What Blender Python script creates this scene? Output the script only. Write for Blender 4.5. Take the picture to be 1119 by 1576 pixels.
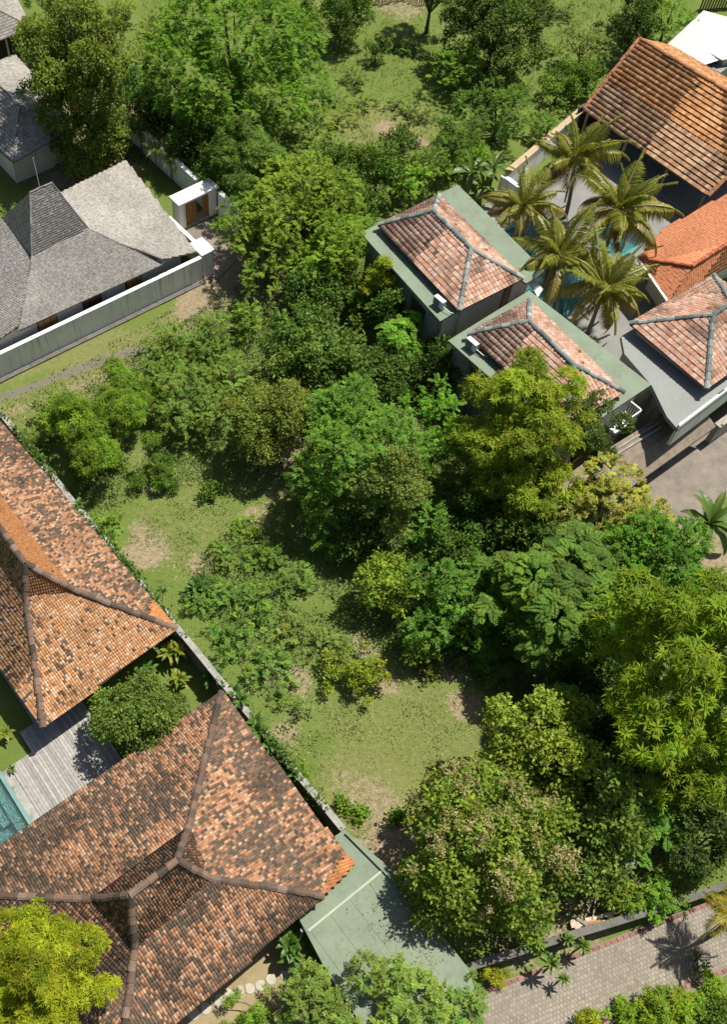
import bpy, math, random
import numpy as np
from mathutils import Vector, Matrix

for o in list(bpy.data.objects):
    bpy.data.objects.remove(o)
SC = bpy.context.scene
COL = SC.collection

# ------------------------------------------------------------------ camera
CAMH = 50.0
PITCH = math.radians(56.5)
FPX, PCX, PCY, IW, IH = 1500.0, 375.0, 788.0, 1119.0, 1576.0
cam = bpy.data.cameras.new('camera')
cam.sensor_fit = 'VERTICAL'
cam.sensor_height = 24.0
cam.sensor_width = 24.0
cam.lens = 24.0 * FPX / IH
cam.shift_x = (IW / 2 - PCX) / IH
cam.shift_y = 0.0
cam.clip_start = 0.5
cam.clip_end = 3000
camo = bpy.data.objects.new('camera', cam)
COL.objects.link(camo)
camo.location = (0, 0, CAMH)
camo.rotation_euler = (math.radians(90) - PITCH, 0, 0)
SC.camera = camo

# ------------------------------------------------------------------ light
SUN_AZ, SUN_EL = math.radians(36), math.radians(64)      # azimuth from +X towards +Y
world = bpy.data.worlds.new('World')
SC.world = world
world.use_nodes = True
wn = world.node_tree
wn.nodes.clear()
sky = wn.nodes.new('ShaderNodeTexSky')
sky.sky_type = 'NISHITA'
sky.sun_disc = False
sky.sun_elevation = SUN_EL
sky.sun_rotation = math.radians(90) - SUN_AZ
sky.air_density = 1.0
sky.dust_density = 2.0
sky.altitude = 50
bg = wn.nodes.new('ShaderNodeBackground')
bg.inputs['Strength'].default_value = 0.064
wo = wn.nodes.new('ShaderNodeOutputWorld')
wn.links.new(sky.outputs[0], bg.inputs[0])
wn.links.new(bg.outputs[0], wo.inputs[0])
sl = bpy.data.lights.new('sun', 'SUN')
sl.energy = 5.0
sl.angle = math.radians(0.53)
sl.color = (1.0, 0.945, 0.84)
so = bpy.data.objects.new('sun', sl)
COL.objects.link(so)
sd = Vector((math.cos(SUN_AZ) * math.cos(SUN_EL), math.sin(SUN_AZ) * math.cos(SUN_EL), math.sin(SUN_EL)))
so.rotation_euler = sd.to_track_quat('Z', 'Y').to_euler()
so.location = (40, 60, 80)
SC.view_settings.view_transform = 'Standard'
SC.view_settings.look = 'None'
SC.view_settings.exposure = 0.48
SC.view_settings.gamma = 1.0
SC.view_settings.use_curve_mapping = False

# ------------------------------------------------------------------ geometry of the place
TH = math.radians(36.5)            # the plots share one building grid: a runs up-right, b up-left
CT, ST = math.cos(TH), math.sin(TH)

def G(px, py, z=0.0):
    """photo direction -> point where it meets the level z"""
    u = (px - PCX) / FPX
    v = (PCY - py) / FPX
    d = (u, math.cos(PITCH) + v * math.sin(PITCH), -math.sin(PITCH) + v * math.cos(PITCH))
    t = (z - CAMH) / d[2]
    return (t * d[0], t * d[1], z)

def W(a, b, z=0.0):
    return (a * CT - b * ST, a * ST + b * CT, z)

def inv(p):
    return (p[0] * CT + p[1] * ST, -p[0] * ST + p[1] * CT, p[2])

def P(px, py, z=0.0):
    return inv(G(px, py, z))       # grid coordinates of a photo direction at level z

def scale_at(px, py, z):
    x, y, _ = G(px, py, z)
    return FPX / (y * math.cos(PITCH) + (CAMH - z) * math.sin(PITCH))   # photo pixels per metre

# ------------------------------------------------------------------ materials
MATS = {}

def nodes(name):
    m = bpy.data.materials.new(name)
    m.use_nodes = True
    nt = m.node_tree
    nt.nodes.clear()
    out = nt.nodes.new('ShaderNodeOutputMaterial')
    bs = nt.nodes.new('ShaderNodeBsdfPrincipled')
    nt.links.new(bs.outputs[0], out.inputs['Surface'])
    MATS[name] = m
    return m, nt, bs, out

def coordn(nt, scale=(1, 1, 1), rot=0.0):
    tc = nt.nodes.new('ShaderNodeNewGeometry')
    mp = nt.nodes.new('ShaderNodeMapping')
    mp.inputs['Scale'].default_value = scale
    mp.inputs['Rotation'].default_value = (0, 0, rot)
    nt.links.new(tc.outputs['Position'], mp.inputs['Vector'])
    return mp.outputs[0]

def noise(nt, vec, scale, detail=4, rough=0.6):
    n = nt.nodes.new('ShaderNodeTexNoise')
    n.inputs['Scale'].default_value = scale
    n.inputs['Detail'].default_value = detail
    n.inputs['Roughness'].default_value = rough
    nt.links.new(vec, n.inputs['Vector'])
    return n.outputs['Fac']

def ramp(nt, fac, stops):
    r = nt.nodes.new('ShaderNodeValToRGB')
    e = r.color_ramp.elements
    while len(e) < len(stops):
        e.new(0.5)
    for i, (p, c) in enumerate(stops):
        e[i].position = p
        e[i].color = (*c, 1) if len(c) == 3 else c
    nt.links.new(fac, r.inputs[0])
    return r.outputs[0]

def mix(nt, fac, a, b, mode='MIX'):
    m = nt.nodes.new('ShaderNodeMix')
    m.data_type = 'RGBA'
    m.blend_type = mode
    for val, i in ((fac, 0), (a, 6), (b, 7)):
        if isinstance(val, (int, float)):
            m.inputs[i].default_value = val
        elif isinstance(val, tuple):
            m.inputs[i].default_value = (*val, 1)
        else:
            nt.links.new(val, m.inputs[i])
    return m.outputs[2]

def bump(nt, bs, h, strength=0.4, dist=0.05):
    b = nt.nodes.new('ShaderNodeBump')
    b.inputs['Strength'].default_value = strength
    b.inputs['Distance'].default_value = dist
    nt.links.new(h, b.inputs['Height'])
    nt.links.new(b.outputs[0], bs.inputs['Normal'])

def attr(nt, name='Col'):
    a = nt.nodes.new('ShaderNodeAttribute')
    a.attribute_name = name
    return a.outputs['Color']

def plain(name, c, rough=0.7, var=0.25, sc=2.0, bumpy=0.15, streak=None):
    """weathered paint, plaster, stone, wood: two noises on one base colour, optional stain colour"""
    m, nt, bs, out = nodes(name)
    v = coordn(nt)
    f1 = noise(nt, v, sc, 6, 0.65)
    f2 = noise(nt, v, sc * 9, 3, 0.6)
    lo = tuple(x * (1 - var) for x in c)
    hi = tuple(min(1, x * (1 + var * .6)) for x in c)
    col = ramp(nt, f1, [(0.3, lo), (0.7, hi)])
    col = mix(nt, 0.35, col, ramp(nt, f2, [(0.25, tuple(x * .75 for x in c)), (0.75, hi)]))
    if streak:
        scol, amt, sc3 = streak
        vs = coordn(nt, sc3)
        f3 = noise(nt, vs, 1.0, 5, 0.7)
        g = ramp(nt, f3, [(0.62 - amt, (0, 0, 0)), (0.78 - amt * .6, (1, 1, 1))])
        col = mix(nt, g, col, scol)
    nt.links.new(col, bs.inputs['Base Color'])
    bs.inputs['Roughness'].default_value = rough
    if bumpy:
        bump(nt, bs, f2, bumpy, 0.03)
    return m

def coloured(name, rough=0.8, sc=7.0, amt=0.5, bumpy=0.25, spec=0.3):
    """colour comes from the piece itself (attribute), grain from noise"""
    m, nt, bs, out = nodes(name)
    v = coordn(nt)
    f = noise(nt, v, sc, 5, 0.7)
    g = ramp(nt, f, [(0.25, (1 - amt,) * 3), (0.75, (1 + amt * .25,) * 3)])
    nt.links.new(mix(nt, 1.0, attr(nt), g, 'MULTIPLY'), bs.inputs['Base Color'])
    bs.inputs['Roughness'].default_value = rough
    bs.inputs['Specular IOR Level'].default_value = spec
    if bumpy:
        bump(nt, bs, f, bumpy, 0.02)
    return m

def leafmat(name, rough=0.5, trans=0.35, spec=0.35):
    m, nt, bs, out = nodes(name)
    c = attr(nt)
    nt.links.new(c, bs.inputs['Base Color'])
    bs.inputs['Roughness'].default_value = rough
    bs.inputs['Specular IOR Level'].default_value = spec
    tr = nt.nodes.new('ShaderNodeBsdfTranslucent')
    tint = mix(nt, 1.0, c, (1.25, 1.25, 0.55), 'MULTIPLY')
    nt.links.new(tint, tr.inputs['Color'])
    ms = nt.nodes.new('ShaderNodeMixShader')
    ms.inputs[0].default_value = trans
    nt.links.new(bs.outputs[0], ms.inputs[1])
    nt.links.new(tr.outputs[0], ms.inputs[2])
    nt.links.new(ms.outputs[0], out.inputs['Surface'])
    return m

coloured('tile', 0.85, 9.0, 0.45, 0.3, 0.2)
coloured('shingle', 0.9, 6.0, 0.4, 0.4, 0.15)
coloured('piece', 0.75, 6.0, 0.3, 0.2, 0.25)
coloured('wood_plank', 0.75, 5.0, 0.4, 0.2, 0.25)
leafmat('leaf', 0.6, 0.38, 0.18)
leafmat('leaf_glossy', 0.42, 0.3, 0.35)
leafmat('grass_blade', 0.7, 0.3, 0.15)
plain('underlay', (0.10, 0.055, 0.035), 0.9)
plain('soffit', (0.16, 0.11, 0.075), 0.9)
plain('white_plaster', (0.82, 0.81, 0.77), 0.8, 0.12, 0.7, 0.08, ((0.36, 0.36, 0.29), 0.09, (3.2, 3.2, 0.22)))
plain('white_paint', (0.74, 0.75, 0.75), 0.6, 0.07, 1.2, 0.05)
plain('beige_plaster', (0.62, 0.575, 0.49), 0.85, 0.16, 0.8, 0.1, ((0.40, 0.37, 0.31), 0.02, (1.2, 1.2, 0.3)))
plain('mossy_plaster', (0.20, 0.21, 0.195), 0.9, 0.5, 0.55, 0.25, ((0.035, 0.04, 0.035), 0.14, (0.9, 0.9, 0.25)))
plain('green_roof_paint', (0.162, 0.208, 0.142), 0.75, 0.28, 0.6, 0.1, ((0.115, 0.125, 0.09), 0.07, (1.5, 1.5, 0.7)))
plain('green_roof_pale', (0.33, 0.39, 0.30), 0.7, 0.2, 1.5, 0.06)
plain('grey_slab_paint', (0.215, 0.23, 0.215), 0.75, 0.16, 0.5, 0.08, ((0.16, 0.165, 0.155), 0.02, (0.8, 0.8, 0.8)))
plain('concrete', (0.31, 0.30, 0.27), 0.9, 0.35, 1.0, 0.3, ((0.09, 0.085, 0.07), 0.06, (1.3, 1.3, 0.6)))
plain('dark_concrete', (0.13, 0.125, 0.11), 0.9, 0.45, 1.2, 0.3, ((0.04, 0.045, 0.03), 0.08, (1.3, 1.3, 0.6)))
plain('wall_top', (0.30, 0.295, 0.265), 0.9, 0.5, 1.6, 0.3, ((0.10, 0.10, 0.07), 0.07, (1.8, 1.8, 1)))
plain('tan_plaster', (0.42, 0.31, 0.20), 0.85, 0.2, 1.0, 0.1)
plain('stone_deck', (0.20, 0.20, 0.19), 0.8, 0.2, 0.8, 0.1)
plain('wood_door', (0.30, 0.145, 0.045), 0.55, 0.35, 2.5, 0.1)
plain('wood_post', (0.33, 0.26, 0.17), 0.7, 0.3, 3.0, 0.1)
plain('dark_wood', (0.06, 0.035, 0.025), 0.7, 0.3, 2.0, 0.1)
plain('bark', (0.13, 0.105, 0.08), 0.95, 0.45, 3.0, 0.5)
plain('palm_bark', (0.17, 0.15, 0.125), 0.95, 0.4, 4.0, 0.5)
plain('dry_twig', (0.27, 0.21, 0.15), 0.9, 0.35, 4.0, 0.2)
plain('metal_white', (0.62, 0.63, 0.62), 0.45, 0.06, 2.0, 0.0)
plain('metal_dark', (0.03, 0.03, 0.032), 0.5, 0.2, 2.0, 0.0)
plain('metal_grey', (0.22, 0.23, 0.24), 0.5, 0.2, 2.0, 0.0)
plain('sheet_metal', (0.55, 0.55, 0.52), 0.45, 0.25, 0.9, 0.06, ((0.30, 0.27, 0.22), 0.03, (0.5, 2.4, 1)))
plain('thatch', (0.21, 0.17, 0.13), 0.95, 0.45, 2.5, 0.6, ((0.09, 0.08, 0.065), 0.06, (2, 2, 2)))
plain('bamboo', (0.20, 0.14, 0.085), 0.8, 0.5, 3.0, 0.4)
plain('lane_joint', (0.20, 0.175, 0.14), 0.95, 0.3, 3.0, 0.3)
plain('track_soil', (0.20, 0.172, 0.142), 0.95, 0.5, 0.9, 0.4, ((0.17, 0.145, 0.12), 0.03, (0.5, 0.5, 0.5)))
plain('garden_gravel', (0.27, 0.215, 0.12), 0.95, 0.3, 1.2, 0.4)
plain('pool_tile', (0.13, 0.27, 0.25), 0.5, 0.2, 2.5, 0.0)
plain('pool_deep', (0.012, 0.25, 0.28), 0.5, 0.2, 2.5, 0.0)

def watermat(name, c):
    m, nt, bs, out = nodes(name)
    bs.inputs['Base Color'].default_value = (*c, 1)
    bs.inputs['Roughness'].default_value = 0.06
    bs.inputs['Transmission Weight'].default_value = 0.95
    bs.inputs['IOR'].default_value = 1.33
    v = coordn(nt)
    bump(nt, bs, noise(nt, v, 2.2, 3), 0.12, 0.05)
watermat('pool_water', (0.55, 0.80, 0.78))

# ------------------------------------------------------------------ mesh helpers
ROOT = {}       # object name -> (location, rotz) of the thing it belongs to

def to_local(v, parent):
    v = np.asarray(v, dtype=np.float64)
    if parent is None:
        return v
    loc, rz = ROOT[parent.name]
    d = v - np.array(loc)
    c, s = math.cos(rz), math.sin(rz)
    return np.stack([d[:, 0] * c + d[:, 1] * s, -d[:, 0] * s + d[:, 1] * c, d[:, 2]], 1)

def mesh_obj(name, verts, faces, mat, parent=None, cols=None, smooth=False, origin=None):
    """verts in world space; faces a list, or an (n,3)/(n,4) int array"""
    verts = np.asarray(verts, dtype=np.float64)
    me = bpy.data.meshes.new(name)
    top = parent is None
    if top:
        if origin is None:
            mn, mx = verts.min(0), verts.max(0)
            origin = ((mn[0] + mx[0]) / 2, (mn[1] + mx[1]) / 2, mn[2])
        lv = verts - np.array(origin)
    else:
        lv = to_local(verts, parent)
    if isinstance(faces, np.ndarray):
        n, k = faces.shape
        me.vertices.add(len(lv))
        me.vertices.foreach_set('co', lv.astype(np.float32).ravel())
        me.loops.add(n * k)
        me.loops.foreach_set('vertex_index', faces.astype(np.int32).ravel())
        me.polygons.add(n)
        me.polygons.foreach_set('loop_start', np.arange(0, n * k, k, dtype=np.int32))
        me.polygons.foreach_set('loop_total', np.full(n, k, dtype=np.int32))
    else:
        me.from_pydata(lv.tolist(), [], faces)
    if cols is not None:
        at = me.color_attributes.new('Col', 'FLOAT_COLOR', 'POINT')
        c4 = np.ones((len(lv), 4), dtype=np.float32)
        c4[:, :3] = cols
        at.data.foreach_set('color', c4.ravel())
    me.update(calc_edges=True)
    if smooth:
        me.polygons.foreach_set('use_smooth', np.ones(len(me.polygons), dtype=bool))
    mats = mat if isinstance(mat, (list, tuple)) else [mat]
    for m in mats:
        me.materials.append(MATS[m])
    o = bpy.data.objects.new(name, me)
    COL.objects.link(o)
    if top:
        o.location = origin
        ROOT[o.name] = (tuple(origin), 0.0)
    else:
        o.parent = parent
        ROOT[o.name] = ROOT[parent.name]
    return o

def tag(o, label=None, cat=None, group=None, kind=None):
    if label: o['label'] = label
    if cat: o['category'] = cat
    if group: o['group'] = group
    if kind: o['kind'] = kind
    return o

def thing(name, label, cat, loc, rz=0.0, group=None):
    o = bpy.data.objects.new(name, None)
    COL.objects.link(o)
    o.empty_display_size = 0.3
    o.location = loc
    o.rotation_euler = (0, 0, rz)
    ROOT[o.name] = (tuple(loc), rz)
    return tag(o, label, cat, group)

class MB:
    """collects boxes, prisms, tubes of ONE object (world space)"""
    def __init__(s):
        s.v, s.f, s.c = [], [], []
    def add(s, vs, fs, col=None):
        n = len(s.v)
        s.v += [tuple(p) for p in vs]
        s.f += [tuple(i + n for i in f) for f in fs]
        s.c += [col or (1, 1, 1)] * len(vs)
        return s
    def box(s, a0, a1, b0, b1, z0, z1, col=None):
        """box on the building grid"""
        q = [(a0, b0), (a1, b0), (a1, b1), (a0, b1)]
        return s.prism([W(a, b) for a, b in q], z0, z1, col)
    def prism(s, pts, z0, z1, col=None):
        n = len(pts)
        ar = sum(pts[i][0] * pts[(i + 1) % n][1] - pts[(i + 1) % n][0] * pts[i][1] for i in range(n))
        if ar < 0:
            pts = pts[::-1]
        f0 = (lambda i: z0) if not isinstance(z0, (list, tuple)) else (lambda i: z0[i])
        vs = [(p[0], p[1], z0) for p in pts] + [(p[0], p[1], z1) for p in pts]
        fs = [tuple(range(n - 1, -1, -1)), tuple(range(n, 2 * n))]
        fs += [(i, (i + 1) % n, n + (i + 1) % n, n + i) for i in range(n)]
        return s.add(vs, fs, col)
    def obox(s, c, u, v, w, col=None):
        """box from centre and three half vectors"""
        c, u, v, w = map(Vector, (c, u, v, w))
        vs = [c + i * u + j * v + k * w for k in (-1, 1) for i, j in ((-1, -1), (1, -1), (1, 1), (-1, 1))]
        fs = [(3, 2, 1, 0), (4, 5, 6, 7), (0, 1, 5, 4), (1, 2, 6, 5), (2, 3, 7, 6), (3, 0, 4, 7)]
        if u.cross(v).dot(w) < 0:
            fs = [f[::-1] for f in fs]
        return s.add(vs, fs, col)
    def tube(s, pts, rad, k=6, col=None, cap=True):
        pts = [Vector(p) for p in pts]
        rings = []
        for i, p in enumerate(pts):
            d = (pts[min(i + 1, len(pts) - 1)] - pts[max(i - 1, 0)]).normalized()
            x = d.orthogonal().normalized() if abs(d.z) > .95 else d.cross(Vector((0, 0, 1))).normalized()
            y = d.cross(x)
            r = rad[i] if isinstance(rad, (list, tuple)) else rad
            rings.append([p + (x * math.cos(t) + y * math.sin(t)) * r for t in [2 * math.pi * j / k for j in range(k)]])
        vs = [q for r in rings for q in r]
        fs = []
        for i in range(len(pts) - 1):
            for j in range(k):
                fs.append((i * k + j, i * k + (j + 1) % k, (i + 1) * k + (j + 1) % k, (i + 1) * k + j))
        if cap:
            fs.append(tuple(range(k - 1, -1, -1)))
            fs.append(tuple(range((len(pts) - 1) * k, len(pts) * k)))
        return s.add(vs, fs, col)
    def build(s, name, mat, parent=None, smooth=False, origin=None, col=False):
        return mesh_obj(name, s.v, s.f, mat, parent, np.array(s.c) if col else None, smooth, origin)

def vnoise(x, y, seed=0):
    """smooth value noise on numpy arrays"""
    x = np.asarray(x, dtype=np.float64); y = np.asarray(y, dtype=np.float64)
    xi, yi = np.floor(x).astype(np.int64), np.floor(y).astype(np.int64)
    xf, yf = x - xi, y - yi
    xf = xf * xf * (3 - 2 * xf); yf = yf * yf * (3 - 2 * yf)
    def h(i, j):
        n = (i * 374761393 + j * 668265263 + seed * 974634777) & 0x7fffffff
        n = ((n ^ (n >> 13)) * 1274126177) & 0x7fffffff
        return ((n ^ (n >> 16)) & 0xffff) / 65535.0
    return (h(xi, yi) * (1 - xf) + h(xi + 1, yi) * xf) * (1 - yf) + (h(xi, yi + 1) * (1 - xf) + h(xi + 1, yi + 1) * xf) * yf

def fbm(x, y, seed=0, oct=4):
    t, a, s = 0, 0.5, 0
    for o in range(oct):
        t = t + a * vnoise(np.asarray(x) * 2 ** o, np.asarray(y) * 2 ** o, seed + o); s += a; a *= .5
    return t / s

def inpoly(x, y, poly):
    x = np.asarray(x); y = np.asarray(y)
    r = np.zeros(x.shape, bool)
    n = len(poly)
    for i in range(n):
        x0, y0 = poly[i][:2]; x1, y1 = poly[(i + 1) % n][:2]
        if y0 == y1: continue
        r ^= ((y0 > y) != (y1 > y)) & (x < (x1 - x0) * (y - y0) / (y1 - y0) + x0)
    return r

def polydist(x, y, poly, closed=False):
    d = np.full(np.shape(x), 1e9)
    n = len(poly)
    for i in range(n if closed else n - 1):
        ax, ay = poly[i][:2]; bx, by = poly[(i + 1) % n][:2]
        L = (bx - ax) ** 2 + (by - ay) ** 2 + 1e-9
        t = np.clip(((x - ax) * (bx - ax) + (y - ay) * (by - ay)) / L, 0, 1)
        d = np.minimum(d, np.hypot(x - ax - t * (bx - ax), y - ay - t * (by - ay)))
    return d

# ------------------------------------------------------------------ roofs
def terracotta(rng, n, u, v, row, colm, seed, dark=0.45, warm=0.0, pal=None, stain=.35, var=.30):
    """colour of each tile: mossy dark ones run in short strings down the columns"""
    h = ((colm * 7919 + (row // 2) * 104729 + seed * 31) * 2654435761 & 0xffffffff) / 4294967295.0
    h2 = ((colm * 193 + (row // 3) * 7127 + seed * 77) * 2654435761 & 0xffffffff) / 4294967295.0
    patch = fbm(u * .45, v * .45, seed)
    p = dark * (0.1 + 1.75 * patch)
    base = np.array([[.44, .235, .125], [.47, .28, .165], [.40, .19, .095], [.49, .33, .215], [.36, .18, .105], [.42, .22, .125]]) if pal is None else np.array(pal)
    c = base[rng.integers(0, len(base), n)]
    if warm:
        c = c * (1 - warm) + np.array([.52, .22, .075]) * warm
    dk = np.array([[.125, .09, .065], [.165, .11, .075], [.22, .14, .09], [.10, .08, .06]])[rng.integers(0, 4, n)]
    k = ((0.30 * h + 0.20 * h2 + 0.50 * rng.random(n)) < p * .9)[:, None]
    c = np.where(k, dk, c)
    st = np.clip((fbm(u * .55 + 40, v * .8, seed + 50) - .54) * 6, 0, 1)[:, None]
    c = c * (1 - stain * st * (.6 + .4 * rng.random((n, 1))))
    return c * (1 - var / 2 + var * rng.random((n, 1)))

def greys(rng, n, u, v, row, colm, seed, **kw):
    patch = fbm(u * .3, v * .3, seed)[:, None]
    c = np.array([.335, .315, .288]) * (0.72 + .45 * rng.random((n, 1)) ** .8) * (.72 + .56 * patch)
    return c

def tile_field(poly, tw, tl, rng, seed, colfn, lap=0.03, crown=0.035, jit=0.006, edge=.012, **kw):
    """tiles laid in courses on one roof plane; returns verts (n,8,3), colours (n,3), centres"""
    p = np.array([W(*q) for q in poly])
    c0 = p.mean(0)
    u_, s_, vt = np.linalg.svd(p - c0)
    nrm = vt[2]
    if nrm[2] < 0: nrm = -nrm
    down = -np.array([0, 0, 1.0]) + nrm * nrm[2]
    down /= np.linalg.norm(down)
    side = np.cross(down, nrm); side /= np.linalg.norm(side)
    q = p - c0
    pu, pv = q @ side, q @ down
    us = np.arange(pu.min() - tw, pu.max() + tw, tw)
    vs = np.arange(pv.max(), pv.min() - tl, -tl) - tl * .5
    row, colm = np.meshgrid(np.arange(len(vs)), np.arange(len(us)), indexing='ij')
    row, colm = row.ravel(), colm.ravel()
    u, v = us[colm], vs[row]
    ok = inpoly(u, v, list(zip(pu, pv)))
    u, v, row, colm = u[ok], v[ok], row[ok], colm[ok]
    n = len(u)
    if n == 0:
        return None
    col = colfn(rng, n, u, v, row, colm, seed, **kw)
    prof = [(-.52, 0.004), (-.2, crown), (.2, crown), (.52, 0.004)]
    V = np.zeros((n, 12, 3))
    sag = 0.03 * (fbm(u * .5, v * .5, seed + 9) - .5)
    jz = rng.normal(0, jit, n) + sag
    ju = rng.normal(0, jit, n); jr = rng.normal(0, .02, n)
    for k, (x, h) in enumerate(prof):
        for e, (dv, dz) in enumerate(((-.5 * tl, 0.0), (.5 * tl + .03, lap), (.5 * tl + .03, -edge))):
            uu = u + x * tw + ju + jr * dv
            zz = (h if e < 2 else 0.0) + dz + jz
            V[:, e * 4 + k] = c0 + uu[:, None] * side + (v + dv)[:, None] * down + zz[:, None] * nrm
    return V, col, c0 + u[:, None] * side + v[:, None] * down
TILE_F = np.array([[0 + k, 4 + k, 5 + k, 1 + k] for k in range(3)] + [[4 + k, 8 + k, 9 + k, 5 + k] for k in range(3)])

def px_of(p):
    d = p - np.array([0, 0, CAMH])
    dep = d[:, 1] * math.cos(PITCH) - d[:, 2] * math.sin(PITCH)
    up = d[:, 1] * math.sin(PITCH) + d[:, 2] * math.cos(PITCH)
    return PCX + FPX * d[:, 0] / dep, PCY - FPX * up / dep, FPX / dep

def in_view(x, y, m=10):
    return (x > -m) & (x < IW + m) & (y > -m) & (y < IH + m)

def ridge_caps(parent, p, q, mat='tile', r=0.17, L=0.42, cols=((.12, .085, .065), (.17, .11, .08), (.08, .065, .05), (.20, .14, .11)), rng=None, lift=0.05, name='ridge_tile'):
    """half-round caps lapping along a ridge or hip, from the low end up"""
    a, b = Vector(W(*p)), Vector(W(*q))
    if a.z > b.z: a, b = b, a
    d = b - a
    n = max(1, int(d.length / L))
    d.normalize()
    side = d.cross(Vector((0, 0, 1))).normalized()
    up = side.cross(d).normalized()
    if up.z < 0: up = -up
    step = (b - a).length / n
    for i in range(n):
        x0 = a + d * (i * step - .03) + up * lift
        x1 = a + d * ((i + 1) * step + .02) + up * lift
        j = rng.normal(0, .018)
        c = np.array(cols[rng.integers(0, len(cols))]) * (0.75 + .5 * rng.random())
        vs = []
        for x, rr in ((x0, r * 1.13), (x1, r * .93)):
            for t in range(6):
                an = math.pi * (t / 5) * 1.16 - .25
                vs.append(x + side * (math.cos(an) * rr + j) + up * (math.sin(an) * rr * .85))
        fs = [(t, t + 1, 7 + t, 6 + t) for t in range(5)] + [(5, 4, 3, 2, 1, 0), (6, 7, 8, 9, 10, 11)]
        mesh_obj(name, vs, fs, mat, parent, np.tile(c, (12, 1)))

def make_roof(root, faces, tw, tl, seed, colfn=terracotta, mat='tile', single=300, under='underlay', caps=(), capkw=None, lap=0.03, crown=0.035, thick=0.14, tname='tile', special=None, **kw):
    """faces: polygons (a,b,z).  roof part (deck under the tiles) > tiles and ridge tiles as sub-parts"""
    rng = np.random.default_rng(seed)
    mb = MB()
    for f in faces:
        pp = np.array([W(*q) for q in f])
        pc = pp.mean(0)
        pn = np.linalg.svd(pp - pc)[2][2]
        ps = [Vector((q[0], q[1], pc[2] - ((q[0] - pc[0]) * pn[0] + (q[1] - pc[1]) * pn[1]) / pn[2])) for q in pp]
        nn = len(ps)
        nr = Vector((0, 0, 0))
        for i in range(nn):
            x, y = ps[i], ps[(i + 1) % nn]
            nr += Vector(((x.y - y.y) * (x.z + y.z), (x.z - y.z) * (x.x + y.x), (x.x - y.x) * (x.y + y.y)))
        if nr.z < 0: ps = ps[::-1]
        vs = [(q.x, q.y, q.z - .035) for q in ps] + [(q.x, q.y, q.z - thick) for q in ps]
        fs = [tuple(range(nn)), tuple(range(2 * nn - 1, nn - 1, -1))] + [(i, nn + i, nn + (i + 1) % nn, (i + 1) % nn) for i in range(nn)]
        mb.add(vs, fs)
    roof = mb.build('roof', under, root)
    VV, CC, KK = [], [], []
    for i, f in enumerate(faces):
        k2 = dict(kw)
        if special and i in special: k2.update(special[i])
        r = tile_field(f, tw, tl, rng, seed + i * 17, colfn, lap, crown, **k2)
        if r is None: continue
        VV.append(r[0]); CC.append(r[1]); KK.append(r[2])
    V = np.concatenate(VV); C = np.concatenate(CC); K = np.concatenate(KK)
    x, y, s = px_of(K)
    vis = in_view(x, y, -4)
    order = np.argsort(np.where(vis, -s, 1e3))
    one = order[:single][vis[order[:single]]]
    rest = np.setdiff1d(np.arange(len(V)), one)
    fl = TILE_F.tolist()
    for i in one:
        mesh_obj(tname, V[i], fl, mat, roof, np.tile(C[i], (12, 1)))
    if len(rest):
        Vr = V[rest].reshape(-1, 3)
        Fr = (TILE_F[None] + 12 * np.arange(len(rest))[:, None, None]).reshape(-1, 4)
        o = mesh_obj(tname + '_field', Vr, Fr, mat, roof, np.repeat(C[rest], 12, 0))
        o['kind'] = 'stuff'
    for p, q in caps:
        ridge_caps(roof, p, q, mat, rng=rng, **(capkw or {}))
    return roof

# ================================================================== the setting
POOL_W = (-6.5, -0.42, 17.7, 20.75)          # a0,a1,b0,b1
POOL_E = (47.4, 53.2, 26.6, 35.2)
POOL_P = (55.2, 58.8, 28.2, 30.8)

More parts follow.
